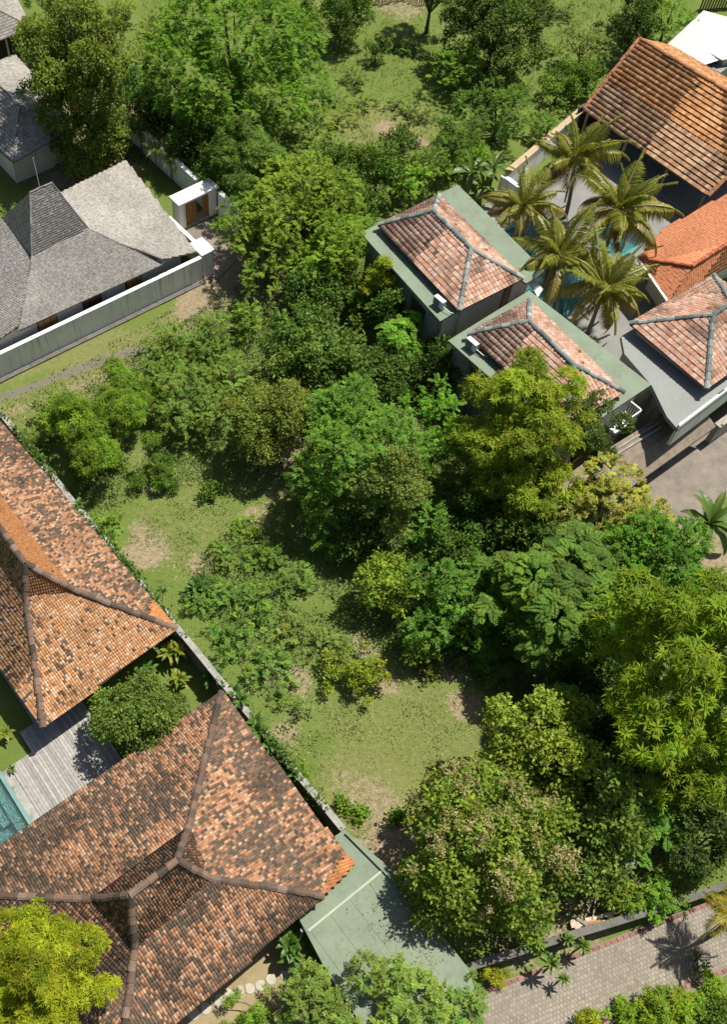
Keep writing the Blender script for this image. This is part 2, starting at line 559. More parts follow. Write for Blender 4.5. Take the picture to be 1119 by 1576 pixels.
def make_ground():
    xs = np.concatenate([[-900, -400, -200, -110, -70, -48], np.arange(-34, 62, .45), [75, 95, 130, 220, 450, 900]])
    ys = np.concatenate([[-600, -200, -80, -30, -12], np.arange(-4, 108, .45), [120, 140, 180, 260, 500, 1000]])
    X, Y = np.meshgrid(xs, ys, indexing='ij')
    x, y = X.ravel(), Y.ravel()
    z = 0.10 * (fbm(x * .35, y * .35, 5) - .5) + 0.05 * (fbm(x * 1.6, y * 1.6, 8) - .5) - .03
    a, b = x * CT + y * ST, -x * ST + y * CT
    for a0, a1, b0, b1 in (POOL_W, POOL_E, POOL_P):
        ins = (a > a0 - .25) & (a < a1 + .25) & (b > b0 - .25) & (b < b1 + .25)
        z = np.where(ins, -1.7, z)
    wig = .7 + .9 * fbm(x * .8, y * .8, 21)
    dirt = np.zeros_like(x); dry = np.zeros_like(x); grav = np.zeros_like(x)
    def blob(arr, px, py, r, s):
        cx, cy, _ = G(px, py)
        rm = r / scale_at(px, py, 0)
        d = np.hypot(x - cx, y - cy) / (rm * wig)
        np.maximum(arr, s * np.clip(1.6 - 1.1 * d, 0, 1), out=arr)
    for t in [(312, 472, 38, .95), (345, 425, 48, 1), (330, 380, 40, .8), (225, 845, 38, .7), (215, 815, 22, .6), (310, 868, 20, .7), (392, 795, 28, .62), (420, 765, 22, .5),
              (640, 1040, 18, .45), (575, 1240, 48, .58), (600, 1300, 44, .75), (535, 1205, 28, .5), (640, 1300, 36, .45), (715, 1085, 24, .95), (592, 1050, 22, .8),
              (562, 990, 22, .95), (455, 1045, 24, .7), (700, 1028, 26, .75), (620, 975, 24, .7), (592, 197, 20, .7), (645, 222, 18, .95), (238, 745, 26, .6),
              (440, 1125, 26, .6), (470, 1095, 22, .4), (200, 700, 30, .4), (440, 690, 60, .7), (420, 440, 60, .7), (420, 1040, 30, .5),
              (880, 1420, 60, .6), (800, 1430, 60, .6), (1090, 850, 60, .7), (1040, 830, 30, .5), (500, 1000, 30, .4), (870, 700, 80, .6), (640, 560, 120, .6), (850, 1250, 150, .5), (900, 950, 200, .5),
              (690, 40, 24, .4), (620, 5, 50, .55), (660, 20, 30, .3), (480, 10, 30, .4), (130, 220, 120, .7)]:
        blob(dirt, *t)
    for t in [(640, 120, 190, .3), (820, 40, 140, .2), (640, 1150, 170, .55), (290, 800, 110, .5), (150, 560, 90, .7), (30, 620, 60, .5), (760, 30, 120, .5), (570, 1220, 80, .7), (600, 200, 80, .7)]:
        blob(dry, *t)
    path = [G(*p) for p in ((-60, 640), (0, 612), (60, 590), (110, 572), (160, 552), (215, 537))]
    d = polydist(x, y, path)
    grav = np.clip(1.5 - d / (.45 * wig) * 1.0, 0, 1) * .62
    tr = [G(*p) for p in ((-60, 600), (80, 555), (230, 512), (330, 455))]
    dry = np.maximum(dry, np.clip(1.4 - polydist(x, y, tr) / (1.0 * wig), 0, 1) * .7)
    tr = [G(*p) for p in ((-60, 668), (0, 640), (110, 598), (215, 560), (300, 490))]
    dirt = np.maximum(dirt, np.clip(1.3 - polydist(x, y, tr) / (.6 * wig), 0, 1) * .55)
    nx, ny = len(xs), len(ys)
    I = np.arange(nx * ny).reshape(nx, ny)
    F = np.stack([I[:-1, :-1], I[1:, :-1], I[1:, 1:], I[:-1, 1:]], -1).reshape(-1, 4)
    m, nt, bs, out = nodes('ground')
    at = nt.nodes.new('ShaderNodeSeparateColor')
    nt.links.new(attr(nt), at.inputs[0])
    v = coordn(nt)
    n1 = noise(nt, v, 0.45, 6, .65); n2 = noise(nt, v, 3.5, 5, .7); n3 = noise(nt, v, 16, 4, .7)
    grass = ramp(nt, n1, [(.28, (.082, .138, .024)), (.5, (.118, .172, .034)), (.75, (.165, .195, .052))])
    grass = mix(nt, .5, grass, ramp(nt, n3, [(.3, (.072, .112, .024)), (.7, (.165, .20, .055))]))
    dryc = ramp(nt, n2, [(.3, (.125, .155, .042)), (.7, (.205, .20, .08))])
    dirtc = ramp(nt, n2, [(.25, (.15, .12, .07)), (.5, (.25, .20, .125)), (.8, (.37, .31, .22))])
    grc = ramp(nt, n3, [(.25, (.10, .085, .07)), (.6, (.19, .165, .145)), (.85, (.30, .27, .24))])
    def edge(w):
        mm = nt.nodes.new('ShaderNodeMath'); mm.operation = 'ADD'
        nt.links.new(w, mm.inputs[0])
        m2 = nt.nodes.new('ShaderNodeMath'); m2.operation = 'MULTIPLY_ADD'
        nt.links.new(n3, m2.inputs[0]); m2.inputs[1].default_value = .9; m2.inputs[2].default_value = -.45
        m3 = nt.nodes.new('ShaderNodeMath'); m3.operation = 'MULTIPLY_ADD'
        nt.links.new(n2, m3.inputs[0]); m3.inputs[1].default_value = .8; m3.inputs[2].default_value = -.4
        s = nt.nodes.new('ShaderNodeMath'); s.operation = 'ADD'
        nt.links.new(m2.outputs[0], s.inputs[0]); nt.links.new(m3.outputs[0], s.inputs[1])
        nt.links.new(s.outputs[0], mm.inputs[1])
        return ramp(nt, mm.outputs[0], [(.42, (0, 0, 0)), (.62, (1, 1, 1))])
    c = mix(nt, edge(at.outputs[1]), grass, dryc)
    c = mix(nt, edge(at.outputs[0]), c, dirtc)
    c = mix(nt, edge(at.outputs[2]), c, grc)
    nt.links.new(c, bs.inputs['Base Color'])
    bs.inputs['Roughness'].default_value = .95
    bs.inputs['Specular IOR Level'].default_value = .1
    bump(nt, bs, n3, .6, .08)
    o = mesh_obj('ground', np.stack([x, y, z], 1), F, 'ground', None, np.stack([dirt, dry, grav], 1), True, origin=(0, 0, 0))
    tag(o, kind='structure')
    return x, y, dirt, dry, grav
GX, GY, GD, _gd, _gg = make_ground()
GNX = len(np.unique(GX)); GNY = len(np.unique(GY))
def soil_at(x, y):
    xs, ys = np.unique(GX), np.unique(GY)
    i = np.clip(np.searchsorted(xs, x), 0, GNX - 1); j = np.clip(np.searchsorted(ys, y), 0, GNY - 1)
    return np.maximum(GD, _gg).reshape(GNX, GNY)[i, j]

# paved lane, bottom right
LA = Vector(G(745, 1530)); LB = Vector(G(1119, 1383))
LU = (LB - LA).normalized(); LV = Vector((LU.y, -LU.x, 0))
LC = Vector(G(1000, 1540))
LWID = (LC - LA).dot(LV)
def lane_pt(u, v, z=0.0):
    p = LA + LU * u + LV * v
    return (p.x, p.y, z)
lane = MB().prism([lane_pt(-9, -.2), lane_pt(24, -.2), lane_pt(24, LWID + .25), lane_pt(-9, LWID + .25)], -.1, .03).build('lane', 'lane_joint')
tag(lane, kind='structure')
def pavers():
    rng = np.random.default_rng(4)
    s = .185
    vs, fs, cs, n = [], [], [], 0
    for j in range(int(LWID / s)):
        for i in range(int(24 / s)):
            u, v = -7 + i * s + (s / 2 if j % 2 else 0), .1 + j * s
            x, y, z = lane_pt(u, v, .04 + rng.normal(0, .004))
            if not (-2 < x < 27 and y > 2.5): continue
            g = .28 + .10 * rng.random() + .14 * (fbm(np.array([u * .5]), np.array([v * .5]), 3)[0] - .5)
            c = np.array([.80, .70, .56]) * g
            h = s * .51
            k = 6
            ring = [(math.cos(t) * h, math.sin(t) * h) for t in [math.pi / 6 + 2 * math.pi * q / k for q in range(k)]]
            rj = rng.normal(0, .06)
            for zz, sc in ((z, .98), (z - .035, 1.06)):
                for (p, q) in ring:
                    pp = LU * (p * math.cos(rj) - q * math.sin(rj)) * sc * 1.02 + LV * (p * math.sin(rj) + q * math.cos(rj)) * sc * 1.02
                    vs.append((x + pp.x, y + pp.y, zz)); cs.append(c)
            fs.append(tuple(n + q for q in range(k)))
            for q in range(k):
                fs.append((n + q, n + 6 + q, n + 6 + (q + 1) % k, n + (q + 1) % k))
            n += 12
    o = mesh_obj('paver_field', vs, fs, 'piece', lane, np.array(cs))
    o['kind'] = 'stuff'
    for v0 in (-.06, LWID + .04):
        for i in range(int(20 / .33)):
            u = -4 + i * .33
            x, y, z = lane_pt(u, v0, .045)
            if not (6 < x < 26 and y > 3.5): continue
            c = np.array([.27, .135, .105]) * (.6 + .6 * rng.random())
            MB().obox((x, y, z + rng.normal(0, .005)), LU * .15, LV * .085, (0, 0, .03), tuple(c)).build('brick', 'piece', lane, col=True)
pavers()

# soil track, right
trk = [G(935, 790)] + [W(38.4, 14.3), W(57, 14.3)] + [G(*p) for p in ((1240, 680), (1119, 765), (1060, 810), (1000, 850))]
tag(MB().prism(trk, -.1, .025).build('track', 'track_soil'), kind='structure')

# garden gravel with stepping stones, below the lower house
tag(MB().prism([W(*q) for q in ((-3, 7.5), (7.2, 7.5), (7.2, 0), (-3, 0))], -.1, .02).build('garden_path', 'garden_gravel'), kind='structure')
stones = [(258, 1566, 20), (276, 1556, 18), (297, 1560, 18), (316, 1552, 17), (338, 1541, 19), (352, 1532, 17), (368, 1527, 16), (384, 1522, 15), (400, 1517, 15), (417, 1507, 16), (437, 1500, 14), (450, 1490, 13)]
words = ['first', 'second', 'third', 'fourth', 'fifth', 'sixth', 'seventh', 'eighth', 'ninth', 'tenth', 'eleventh', 'twelfth']
srng = np.random.default_rng(12)
for i, (px, py, d) in enumerate(stones):
    x, y, _ = G(px, py)
    r = d / 2 / scale_at(px, py, 0)
    ph = srng.random() * 6
    ring = [(x + r * (1 + .12 * math.sin(3 * t + ph)) * math.cos(t), y + r * (1.12 + .1 * math.cos(2 * t + ph)) * math.sin(t)) for t in [2 * math.pi * k / 12 for k in range(12)]]
    rin = [(x + (p - x) * .86, y + (q - y) * .86) for p, q in ring]
    vs = [(p, q, 0.0) for p, q in ring] + [(p, q, .05) for p, q in ring] + [(p, q, .07) for p, q in rin]
    fs = [(k, (k + 1) % 12, 12 + (k + 1) % 12, 12 + k) for k in range(12)] + [(12 + k, 12 + (k + 1) % 12, 24 + (k + 1) % 12, 24 + k) for k in range(12)] + [tuple(range(24, 36))]
    MATS.get('step_stone') or plain('step_stone', (.40, .375, .31), .9, .25, 3, .2)
    tag(mesh_obj('stepping_stone', vs, fs, 'step_stone'), 'round pale stepping stone, %s from the left below the brown tiled eave' % words[i], 'stepping stone', 'stepping stones in the garden gravel')

# courtyard pool and plank deck, left
def pool(name, label, box, zt, tm='pool_tile', shelf=True):
    a0, a1, b0, b1 = box
    t = thing(name, label, 'pool', W((a0 + a1) / 2, (b0 + b1) / 2, -1.4), TH)
    MB().box(a0, a1, b0, b1, -1.45, -1.2).build('pool_floor', tm, t)
    for k, (p, q, r, s) in enumerate(((a0 - .2, a0, b0 - .2, b1 + .2), (a1, a1 + .2, b0 - .2, b1 + .2), (a0, a1, b0 - .2, b0), (a0, a1, b1, b1 + .2))):
        MB().box(p, q, r, s, -1.45, zt - .004).build('pool_wall', tm, t)
    if shelf:
        MB().box(a1 - .62, a1, b0, b1, -1.2, -.30).build('bench_step', 'pool_tile', t)
        MB().box(a1 - 1.15, a1 - .62, b0 + .9, b1 - .7, -1.2, -.65).build('bench_step', 'pool_tile', t)
    MB().add([W(a0, b0, zt - .10), W(a1, b0, zt - .10), W(a1, b1, zt - .10), W(a0, b1, zt - .10)], [(0, 1, 2, 3)]).build('water', 'pool_water', t)
    return t
pool('swimming_pool', 'small teal swimming pool beside the grey plank deck at left', POOL_W, .16)
cb = MB()
for q in ((-6.7, -.22, 17.0, 17.5), (-.22, .25, 17.0, 20.95), (-6.7, -.22, 20.95, 21.25)):
    cb.box(*q, -.2, .17)
tag(cb.build('pool_coping', 'wall_top'), 'pale stone edging around the small teal pool', 'paving')
deck = thing('wooden_deck', 'weathered grey plank deck between the two orange tiled roofs', 'deck', W(2.3, 18.8, 0), TH)
MB().box(.27, 5.2, 15.2, 20.9, 0, .12).box(1.55, 5.2, 20.9, 22.2, 0, .12).build('joist_frame', 'dark_wood', deck)
drng = np.random.default_rng(6)
w = .165
for i in range(int(5.0 / w)):
    a = .27 + i * w
    g = .27 + .13 * drng.random()
    c = (g * 1.05, g, g * .93)
    MB().box(a + .006, a + w - .008, 15.2, 20.98 if a < 1.5 else 22.3, .12, .16 + drng.normal(0, .002), c).build('plank', 'wood_plank', deck, col=True)

# stone terrace with two pools, right
terr = MB()
for q in ((45.6, 57.0, 20.9, 26), (46.2, 47.2, 26, 38.4), (53.4, 55.0, 26, 38.4), (59.0, 63.4, 26, 38.4), (47.2, 53.4, 26, 26.4), (47.2, 53.4, 35.4, 38.4), (55.0, 59.0, 26, 28.0), (55.0, 59.0, 31.0, 38.4)):
    terr.box(*q, -1.6, .15)
tag(terr.build('pool_terrace', 'stone_deck'), kind='structure')
pool('swimming_pool', 'turquoise swimming pool under the coconut palms beside the flat green roofs', POOL_E, .15, 'pool_deep', shelf=False)
pool('swimming_pool', 'small turquoise plunge pool in front of the bright orange roof', POOL_P, .15, 'pool_deep', shelf=False)

# ================================================================== buildings
def house(name, label, a, b, cat='house'):
    return thing(name, label, cat, W(a, b, 0), TH)

def wallbox(root, a0, a1, b0, b1, z0, z1, mat, t=.2):
    """four wall slabs, butted at the corners"""
    for q in ((a0, a1, b0, b0 + t), (a0, a1, b1 - t, b1), (a0, a0 + t, b0 + t, b1 - t), (a1 - t, a1, b0 + t, b1 - t)):
        MB().box(*q, z0, z1).build('wall', mat, root)

def two_pitch(r0, r1, k, e):
    """faces and hips of a roof with a steep crown: r0,r1 ridge ends, k kinks S,E,N,W, e eave corners S,E,N,W (lists allowed on E)"""
    kS, kE, kN, kW = k
    S, E, N, Wc = e
    return [[r0, r1, kE, kS], [r1, kN, kE], [r1, r0, kW, kN], [r0, kS, kW]], S, E, N, Wc

# ---- lower terracotta house
h = house('terracotta_house', 'large brown and orange tiled house next to the flat green roof', 3, 11)
r1, r0 = P(272, 1325, 6.4), P(200, 1378, 6.4)
kS, kE, kN, kW = P(208, 1458, 4.25), P(322, 1352, 4.25), (5.5, 11.75, 4.25), (0.3, 11.7, 4.25)
E_, E2 = P(497, 1378, 3.05), P(545, 1331, 2.72)
N_ = P(340, 1066, 2.7)
S_ = (-2.6, P(275, 1576, 2.85)[1] - .05, 2.85)
W_ = (-5.6, N_[1] - .1, 2.7)
faces = [[r0, r1, kE, kS], [r1, kN, kE], [r1, r0, kW, kN], [r0, kS, kW], [kS, kE, E_, S_], [kE, kN, N_, E2, E_], [kN, kW, W_, N_], [kW, kS, S_, W_]]
hr = make_roof(h, faces, .135, .18, 101, dark=.70, caps=[(r0, r1), (r1, kE), (kE, E_), (r1, kN), (kN, N_), (r0, kS), (kS, S_), (r0, kW), (kW, W_)], lap=.045, crown=.05)
# newer bright tiles at the corner, laid over the old ones
def tile_patch(roof, poly, tw, tl, seed, **kw):
    rng = np.random.default_rng(seed)
    V, C, K = tile_field(poly, tw, tl, rng, seed, terracotta, .04, .045, **kw)
    for i in range(len(V)):
        mesh_obj('tile', V[i], TILE_F.tolist(), 'tile', roof, np.tile(C[i], (12, 1)))
def lift(p, d): return (p[0], p[1], p[2] + d)
def lerp(p, q, t): return tuple(p[i] + (q[i] - p[i]) * t for i in range(3))
pin = lambda p, q, t: lerp(p, q, t)
q1, q2 = lerp(E_, kE, .06), lerp(E2, N_, .055)
tile_patch(hr, [lift(lerp(E_, kE, -.01), .09), lift(lerp(q1, q2, .0), .10), lift(q2, .09), lift(E2, .08)], .135, .18, 7, dark=.02, warm=.85)
# overlapping lower strip on the near slope
wallbox(h, -1.4, 8.2, 7.4, 15.2, 0, 2.85, 'beige_plaster')

# ---- left terracotta house
h = house('terracotta_house', 'orange tiled house at the left edge above the plank deck', 6.5, 30)
A1, A0 = P(38, 868, 5.5), (6.3, 34.0, 5.5)
kS, kE, kN, kW = P(40, 920, 3.95), (7.75, 26.0, 3.9), (7.4, 35.6, 3.9), (5.1, 35.6, 3.9)
E_, S_, N_, W_ = P(271, 968, 2.4), P(66, 1119, 2.4), (10.45, 40.6, 2.4), (1.9, 40.4, 2.4)
faces = [[A1, kE, kS], [A1, A0, kN, kE], [A0, kW, kN], [A0, A1, kS, kW], [kS, kE, E_, S_], [kE, kN, N_, E_], [kN, kW, W_, N_], [kW, kS, S_, W_]]
CREAM = [[.53, .29, .14], [.56, .34, .19], [.48, .245, .11], [.58, .42, .29], [.46, .23, .11], [.52, .30, .16], [.52, .275, .125]]
hr = make_roof(h, faces, .135, .18, 202, dark=.42, caps=[(A0, A1), (A1, kE), (kE, E_), (A1, kS), (kS, S_), (A0, kN), (kN, N_)], lap=.045, crown=.05,
               special={0: dict(dark=.2, warm=.5), 1: dict(dark=.12, warm=.7), 4: dict(dark=.34, warm=.0, pal=CREAM), 5: dict(dark=.60), 7: dict(dark=.34, warm=.0, pal=CREAM)})
q1, q2 = lerp(E_, kE, .28), lerp(E_, N_, .115)
tile_patch(hr, [lift(E_, .09), lift(q2, .09), lift(q1, .1)], .135, .18, 9, dark=.02, warm=.8)
wallbox(h, 3.5, 9.8, 22.6, 39.4, 0, 2.3, 'beige_plaster')
MB().box(2.5, 10.3, 22.31, 40, 0, .14).build('plinth', 'concrete', h)

# ---- grey shingle house
h = house('shingle_house', 'grey wood shingle house with a steep central roof tower, white wall in front', 21, 51)
r0, r1 = P(45.7, 295.7, 7.35), P(79, 281, 7.35)
kS, kE, kN, kW = P(48.6, 393, 4.5), P(135.7, 352, 4.5), (23.4, 54.0, 4.5), (18.9, 54.0, 4.5)
E_, E2, S_, S2 = P(250, 405, 2.85), P(302, 383, 2.7), P(29, 508, 2.8), (11.2, 45.6, 2.6)
N_, W_ = P(193, 247, 2.75), (9.5, 55.4, 2.6)
faces = [[r0, r1, kE, kS], [r1, kN, kE], [r1, r0, kW, kN], [r0, kS, kW], [kS, kE, E_, S_], [kE, kN, N_, E2, E_], [kN, kW, W_, N_], [kW, kS, S_, S2, W_]]
make_roof(h, faces, .13, .15, 303, colfn=greys, mat='shingle', single=0, under='soffit', lap=.004, crown=.005, edge=.001, jit=.002, tname='shingle',
          caps=[(r0, r1), (r1, kE), (kE, E_), (r0, kS), (kS, S_), (r1, kN)], capkw=dict(r=.06, L=.5, cols=((.2, .19, .175), (.25, .235, .215)), lift=.0))
wallbox(h, 11.6, 28.3, 45.85, 54.8, 0, 2.72, 'beige_plaster')
def on_b(px, py, b):
    """point where a photo direction meets the wall plane b"""
    lo, hi = -1., 12.
    for _ in range(40):
        m = (lo + hi) / 2
        if P(px, py, m)[1] > b: lo = m
        else: hi = m
    return P(px, py, lo)
for px, w_ in ((205, 1.35), (141, 1.5), (72, 1.5)):
    py = 433 + (205 - px) * .47
    a, b, z = on_b(px, py, 45.85)
    wf = MB().box(a - w_ / 2, a + w_ / 2, 45.77, 45.846, .9, 2.5).build('window', 'dark_wood', h)
    for i in range(3):
        x0 = a - w_ / 2 + .05 + i * (w_ - .1) / 3
        MB().box(x0 + .02, x0 + (w_ - .1) / 3 - .02, 45.73, 45.768, .95, 2.45).build('shutter', 'wood_door' if not (px == 141) else 'dark_wood', wf)
tag(MB().tube([W(21.6, 52.6, 6.2), W(21.6, 52.7, 9.1)], [.035, .025], 6).build('antenna_pole', 'metal_white'), 'thin white pole rising behind the grey shingle roof tower', 'pole')

# perimeter wall of the shingle house
t = thing('boundary_wall', 'long white plaster wall in front of the grey shingle house', 'wall', W(20, 44.45, 0), TH)
MB().prism([W(*q) for q in ((8, 45.32), (29.4, 44.80), (29.4, 45.05), (8, 45.55))], 0, 1.95).build('wall_body', 'white_plaster', t)
MB().prism([W(*q) for q in ((8, 45.28), (29.4, 44.76), (29.4, 45.08), (8, 45.58))], 1.95, 2.02).build('coping', 'white_paint', t)
tag(MB().prism([W(*q) for q in ((8, 44.85), (29.4, 44.33), (29.4, 44.42), (8, 44.94))], -.05, .09).prism([W(*q) for q in ((8, 44.95), (29.4, 44.43), (29.4, 44.79), (8, 45.31))], -.05, .02).build('drain_kerb', 'dark_concrete'), kind='structure')
t = thing('gate_pillar', 'white wall pillar with a square flat cap at the corner of the shingle house', 'pillar', W(29.6, 45.1, 0), TH)
MB().box(29.6, 30.45, 44.95, 46.35, 0, 2.0).build('pillar_body', 'white_plaster', t)
MB().box(29.46, 30.6, 44.84, 46.46, 2.0, 2.14).build('cap', 'white_paint', t)
t = thing('boundary_wall', 'short white side wall between the square pillar and the wooden gate', 'wall', W(29.6, 47.7, 0), TH)
MB().box(29.85, 30.1, 46.47, 49.9, 0, 1.95).build('wall_body', 'white_plaster', t)
MB().box(29.82, 30.13, 46.47, 49.9, 1.95, 2.02).build('coping', 'white_paint', t)
t = thing('entrance_gate', 'white entrance gate with wooden double doors under a flat white canopy', 'gate', W(32.6, 50.3, 0), TH)
MB().box(30.95, 34.6, 49.9, 51.2, 2.36, 2.52).build('canopy', 'white_paint', t)
MB().box(31.05, 31.6, 50.05, 51.0, 0, 2.36).build('pier', 'white_plaster', t)
MB().box(33.85, 34.45, 50.05, 51.0, 0, 2.36).build('pier', 'white_plaster', t)
MB().box(31.6, 33.85, 50.2, 50.95, 2.2, 2.36).build('lintel', 'white_plaster', t)
MB().box(31.6, 33.85, 50.0, 50.95, 0, .12).build('threshold', 'concrete', t)
MB().box(31.62, 32.7, 50.22, 50.29, .13, 2.19).build('door_leaf', 'wood_door', t)
MB().box(33.28, 33.83, 50.22, 50.29, .13, 2.19).build('door_leaf', 'wood_door', t)
MB().box(32.6, 33.4, 51.9, 52.0, 0.0, 1.3).build('inner_panel', 'white_paint', t)
t = thing('boundary_wall', 'white wall running down from the wooden gate into the trees', 'wall', W(34.6, 48.2, 0), TH)
MB().box(34.42, 34.72, 45.6, 49.83, 0, 2.1).build('wall_body', 'white_plaster', t)
MB().box(34.38, 34.76, 45.6, 49.83, 2.1, 2.18).build('coping', 'white_paint', t)
t = thing('boundary_wall', 'white garden wall behind the wooden gate under the shrubs', 'wall', W(34, 57, 0), TH)
MB().box(33.95, 34.25, 50.97, 64.5, 0, 2.0).build('wall_body', 'white_plaster', t)
MB().box(33.91, 34.29, 50.97, 64.5, 2.0, 2.08).build('coping', 'white_paint', t)
tag(MB().prism([W(*q) for q in ((29.85, 43.9), (34.4, 45.7), (34.4, 49.8), (29.85, 49.8))], -.1, .03).build('forecourt', 'track_soil'), kind='structure')

# ---- two grey roofs at the top left
h = house('grey_roof_house', 'grey shingle house cut off by the top left corner of the picture', 28, 80)
E_, S_, N_, W_ = (33.6, 76.2, 3.0), (22, 75.9, 3.0), (35.6, 84, 3.0), (22, 84, 3.0)
r1, r0 = (30.2, 80, 5.2), (26, 80, 5.2)
make_roof(h, [[r0, r1, E_, S_], [r1, N_, E_], [r1, r0, W_, N_], [r0, S_, W_]], .22, .26, 404, colfn=greys, mat='shingle', single=0, under='soffit', lap=.004, crown=.005, edge=.001, jit=.002, tname='shingle', caps=[(r1, E_), (r0, r1), (r1, N_)], capkw=dict(r=.06, L=.6, cols=((.2, .19, .175),), lift=0))
wallbox(h, 22.5, 33, 77.2, 83.5, 0, 3.0, 'dark_wood')
MB().tube([W(31.2, 76.6, 0), W(31.2, 76.6, 2.9)], .09).build('post', 'white_paint', h)
h = house('grey_roof_house', 'grey shingle roof at the left edge half hidden by the tall dark tree', 25.5, 67)
S_, W_, N_, E_ = (23.3, 61.0, 3.0), (22.2, 73.5, 3.0), (30.5, 73.5, 3.0), (29.6, 62.0, 3.0)
r0, r1 = (26.3, 64.5, 4.7), (26.3, 70.5, 4.7)
make_roof(h, [[r0, S_, E_], [r0, E_, N_, r1], [r1, N_, W_], [r1, W_, S_, r0]], .22, .26, 414, colfn=greys, mat='shingle', single=0, under='soffit', lap=.004, crown=.005, edge=.001, jit=.002, tname='shingle', caps=[(r0, S_), (r0, r1), (r0, E_)], capkw=dict(r=.06, L=.6, cols=((.2, .19, .175),), lift=0))
wallbox(h, 23.8, 29.2, 62.4, 72.8, 0, 2.95, 'beige_plaster')

# ---- three pink tiled pavilions on flat green canopies
PINK = [[.52, .31, .215], [.55, .36, .27], [.48, .265, .18], [.57, .41, .32], [.45, .25, .175], [.50, .33, .26]]
TEAL = dict(r=.15, L=.5, cols=((.22, .26, .25), (.30, .33, .31), (.15, .19, .185)), lift=.05)
def pavilion(label, slab, eav, rid, seed, body_in=.35, zs=5.0):
    ca = sum(p[0] for p in slab) / 4; cb_ = sum(p[1] for p in slab) / 4
    h = house('pavilion_house', label, ca, cb_)
    Wc, N_, E_, S_ = eav
    r0, r1 = rid                      # r0 far (NW), r1 near (SE)
    make_roof(h, [[r0, Wc, S_, r1], [r1, S_, E_], [r1, E_, N_, r0], [r0, N_, Wc]], .27, .33, seed, pal=PINK, dark=.12, stain=.62, caps=[(r0, r1), (r1, S_), (r1, E_), (r0, N_), (r0, Wc)], capkw=TEAL, lap=.05, crown=.05)
    return h
s1 = [P(555, 358, 5), P(705, 284, 5), P(841, 419, 5), P(684, 501, 5)]
h = pavilion('pink tiled pavilion with flat green roof edges, the one nearest the pool trees', s1,
             [P(582, 346, 5.45), P(676, 301, 5.45), P(805, 429, 5.45), P(707, 478, 5.45)], [P(667, 325, 6.75), P(725, 383, 6.75)], 505)
def toward(poly, d):
    cx = sum(p[0] for p in poly) / len(poly); cy = sum(p[1] for p in poly) / len(poly)
    out = []
    for p in poly:
        L = math.hypot(cx - p[0], cy - p[1])
        out.append((p[0] + (cx - p[0]) / L * d, p[1] + (cy - p[1]) / L * d))
    return out
s1b = [s1[0], s1[1], s1[2], (43.3, s1[2][1] + .06), (43.3, 28.15), (s1[3][0] + .05, 28.2)]
MB().prism([W(*p[:2]) for p in s1b], 4.86, 5.0).build('flat_roof', 'green_roof_paint', h)
def gridwalls(h, poly, z0, z1, mats, t=.2):
    n = len(poly)
    cx = sum(p[0] for p in poly) / n; cy = sum(p[1] for p in poly) / n
    inn = [(p[0] + (t if cx > p[0] else -t), p[1] + (t if cy > p[1] else -t)) for p in poly]
    for i in range(n):
        j = (i + 1) % n
        MB().prism([W(*poly[i]), W(*poly[j]), W(*inn[j]), W(*inn[i])], z0, z1).build('wall', mats[i], h)
b1 = toward(s1, .55)
b1[3] = (b1[3][0], 28.25); b1[2] = (b1[2][0], 28.15)
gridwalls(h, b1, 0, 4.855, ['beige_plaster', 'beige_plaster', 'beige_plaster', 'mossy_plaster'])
MB().prism([W(*q) for q in ((38.2, 28.05), (43.0, 28.0), (43.0, 28.2), (38.2, 28.25))], 0, 5.36).build('wall', 'beige_plaster', h)
MB().prism([W(*q) for q in ((39.6, 36.5), (38.6, 28.5), (42.6, 28.4), (43.7, 36.3))], 5.003, 5.36).build('upper_wall', 'beige_plaster', h)
for k, (f, w_) in enumerate(((.25, 1.0), (.72, 1.5))):
    p0, p1 = b1[0], b1[3]
    u = Vector((p1[0] - p0[0], p1[1] - p0[1], 0)); L = u.length; u.normalize()
    c = Vector((p0[0], p0[1], 0)) + u * L * f
    nrm = Vector((-abs(u.y), u.x if u.x < 0 else -u.x, 0)); nrm = Vector((-1, 0, 0))
    wv = Vector(W(u.x, u.y)); nv = Vector(W(-1, 0))
    cc = Vector(W(c.x, c.y)) + nv * .03
    wf = MB().obox((cc.x, cc.y, 3.6), wv * w_ / 2, nv * .05, (0, 0, .5)).build('window', 'dark_wood', h)
    c2 = cc + nv * .045
    MB().obox((c2.x, c2.y, 3.6), wv * (w_ / 2 - .1), nv * .02, (0, 0, .4)).build('pane', 'metal_dark', wf)
MB().box(42.05, 42.75, 27.93, 28.0, 2.9, 4.9).build('door', 'wood_door', h)
MB().box(42.9, 45.2, 26.95, 28.0, 2.7, 2.85).build('landing', 'white_paint', h)
tag(MB().prism([W(*P(821, 443, 4.3)[:2]), W(*P(812, 432, 4.3)[:2]), W(*P(824, 430, 4.3)[:2]), W(*P(836, 445, 4.3)[:2]), W(*P(828, 457, 4.3)[:2])], 4.2, 4.3).build('rain_canopy', 'white_paint'), 'small white canopy between the two green roofed pavilions', 'canopy')

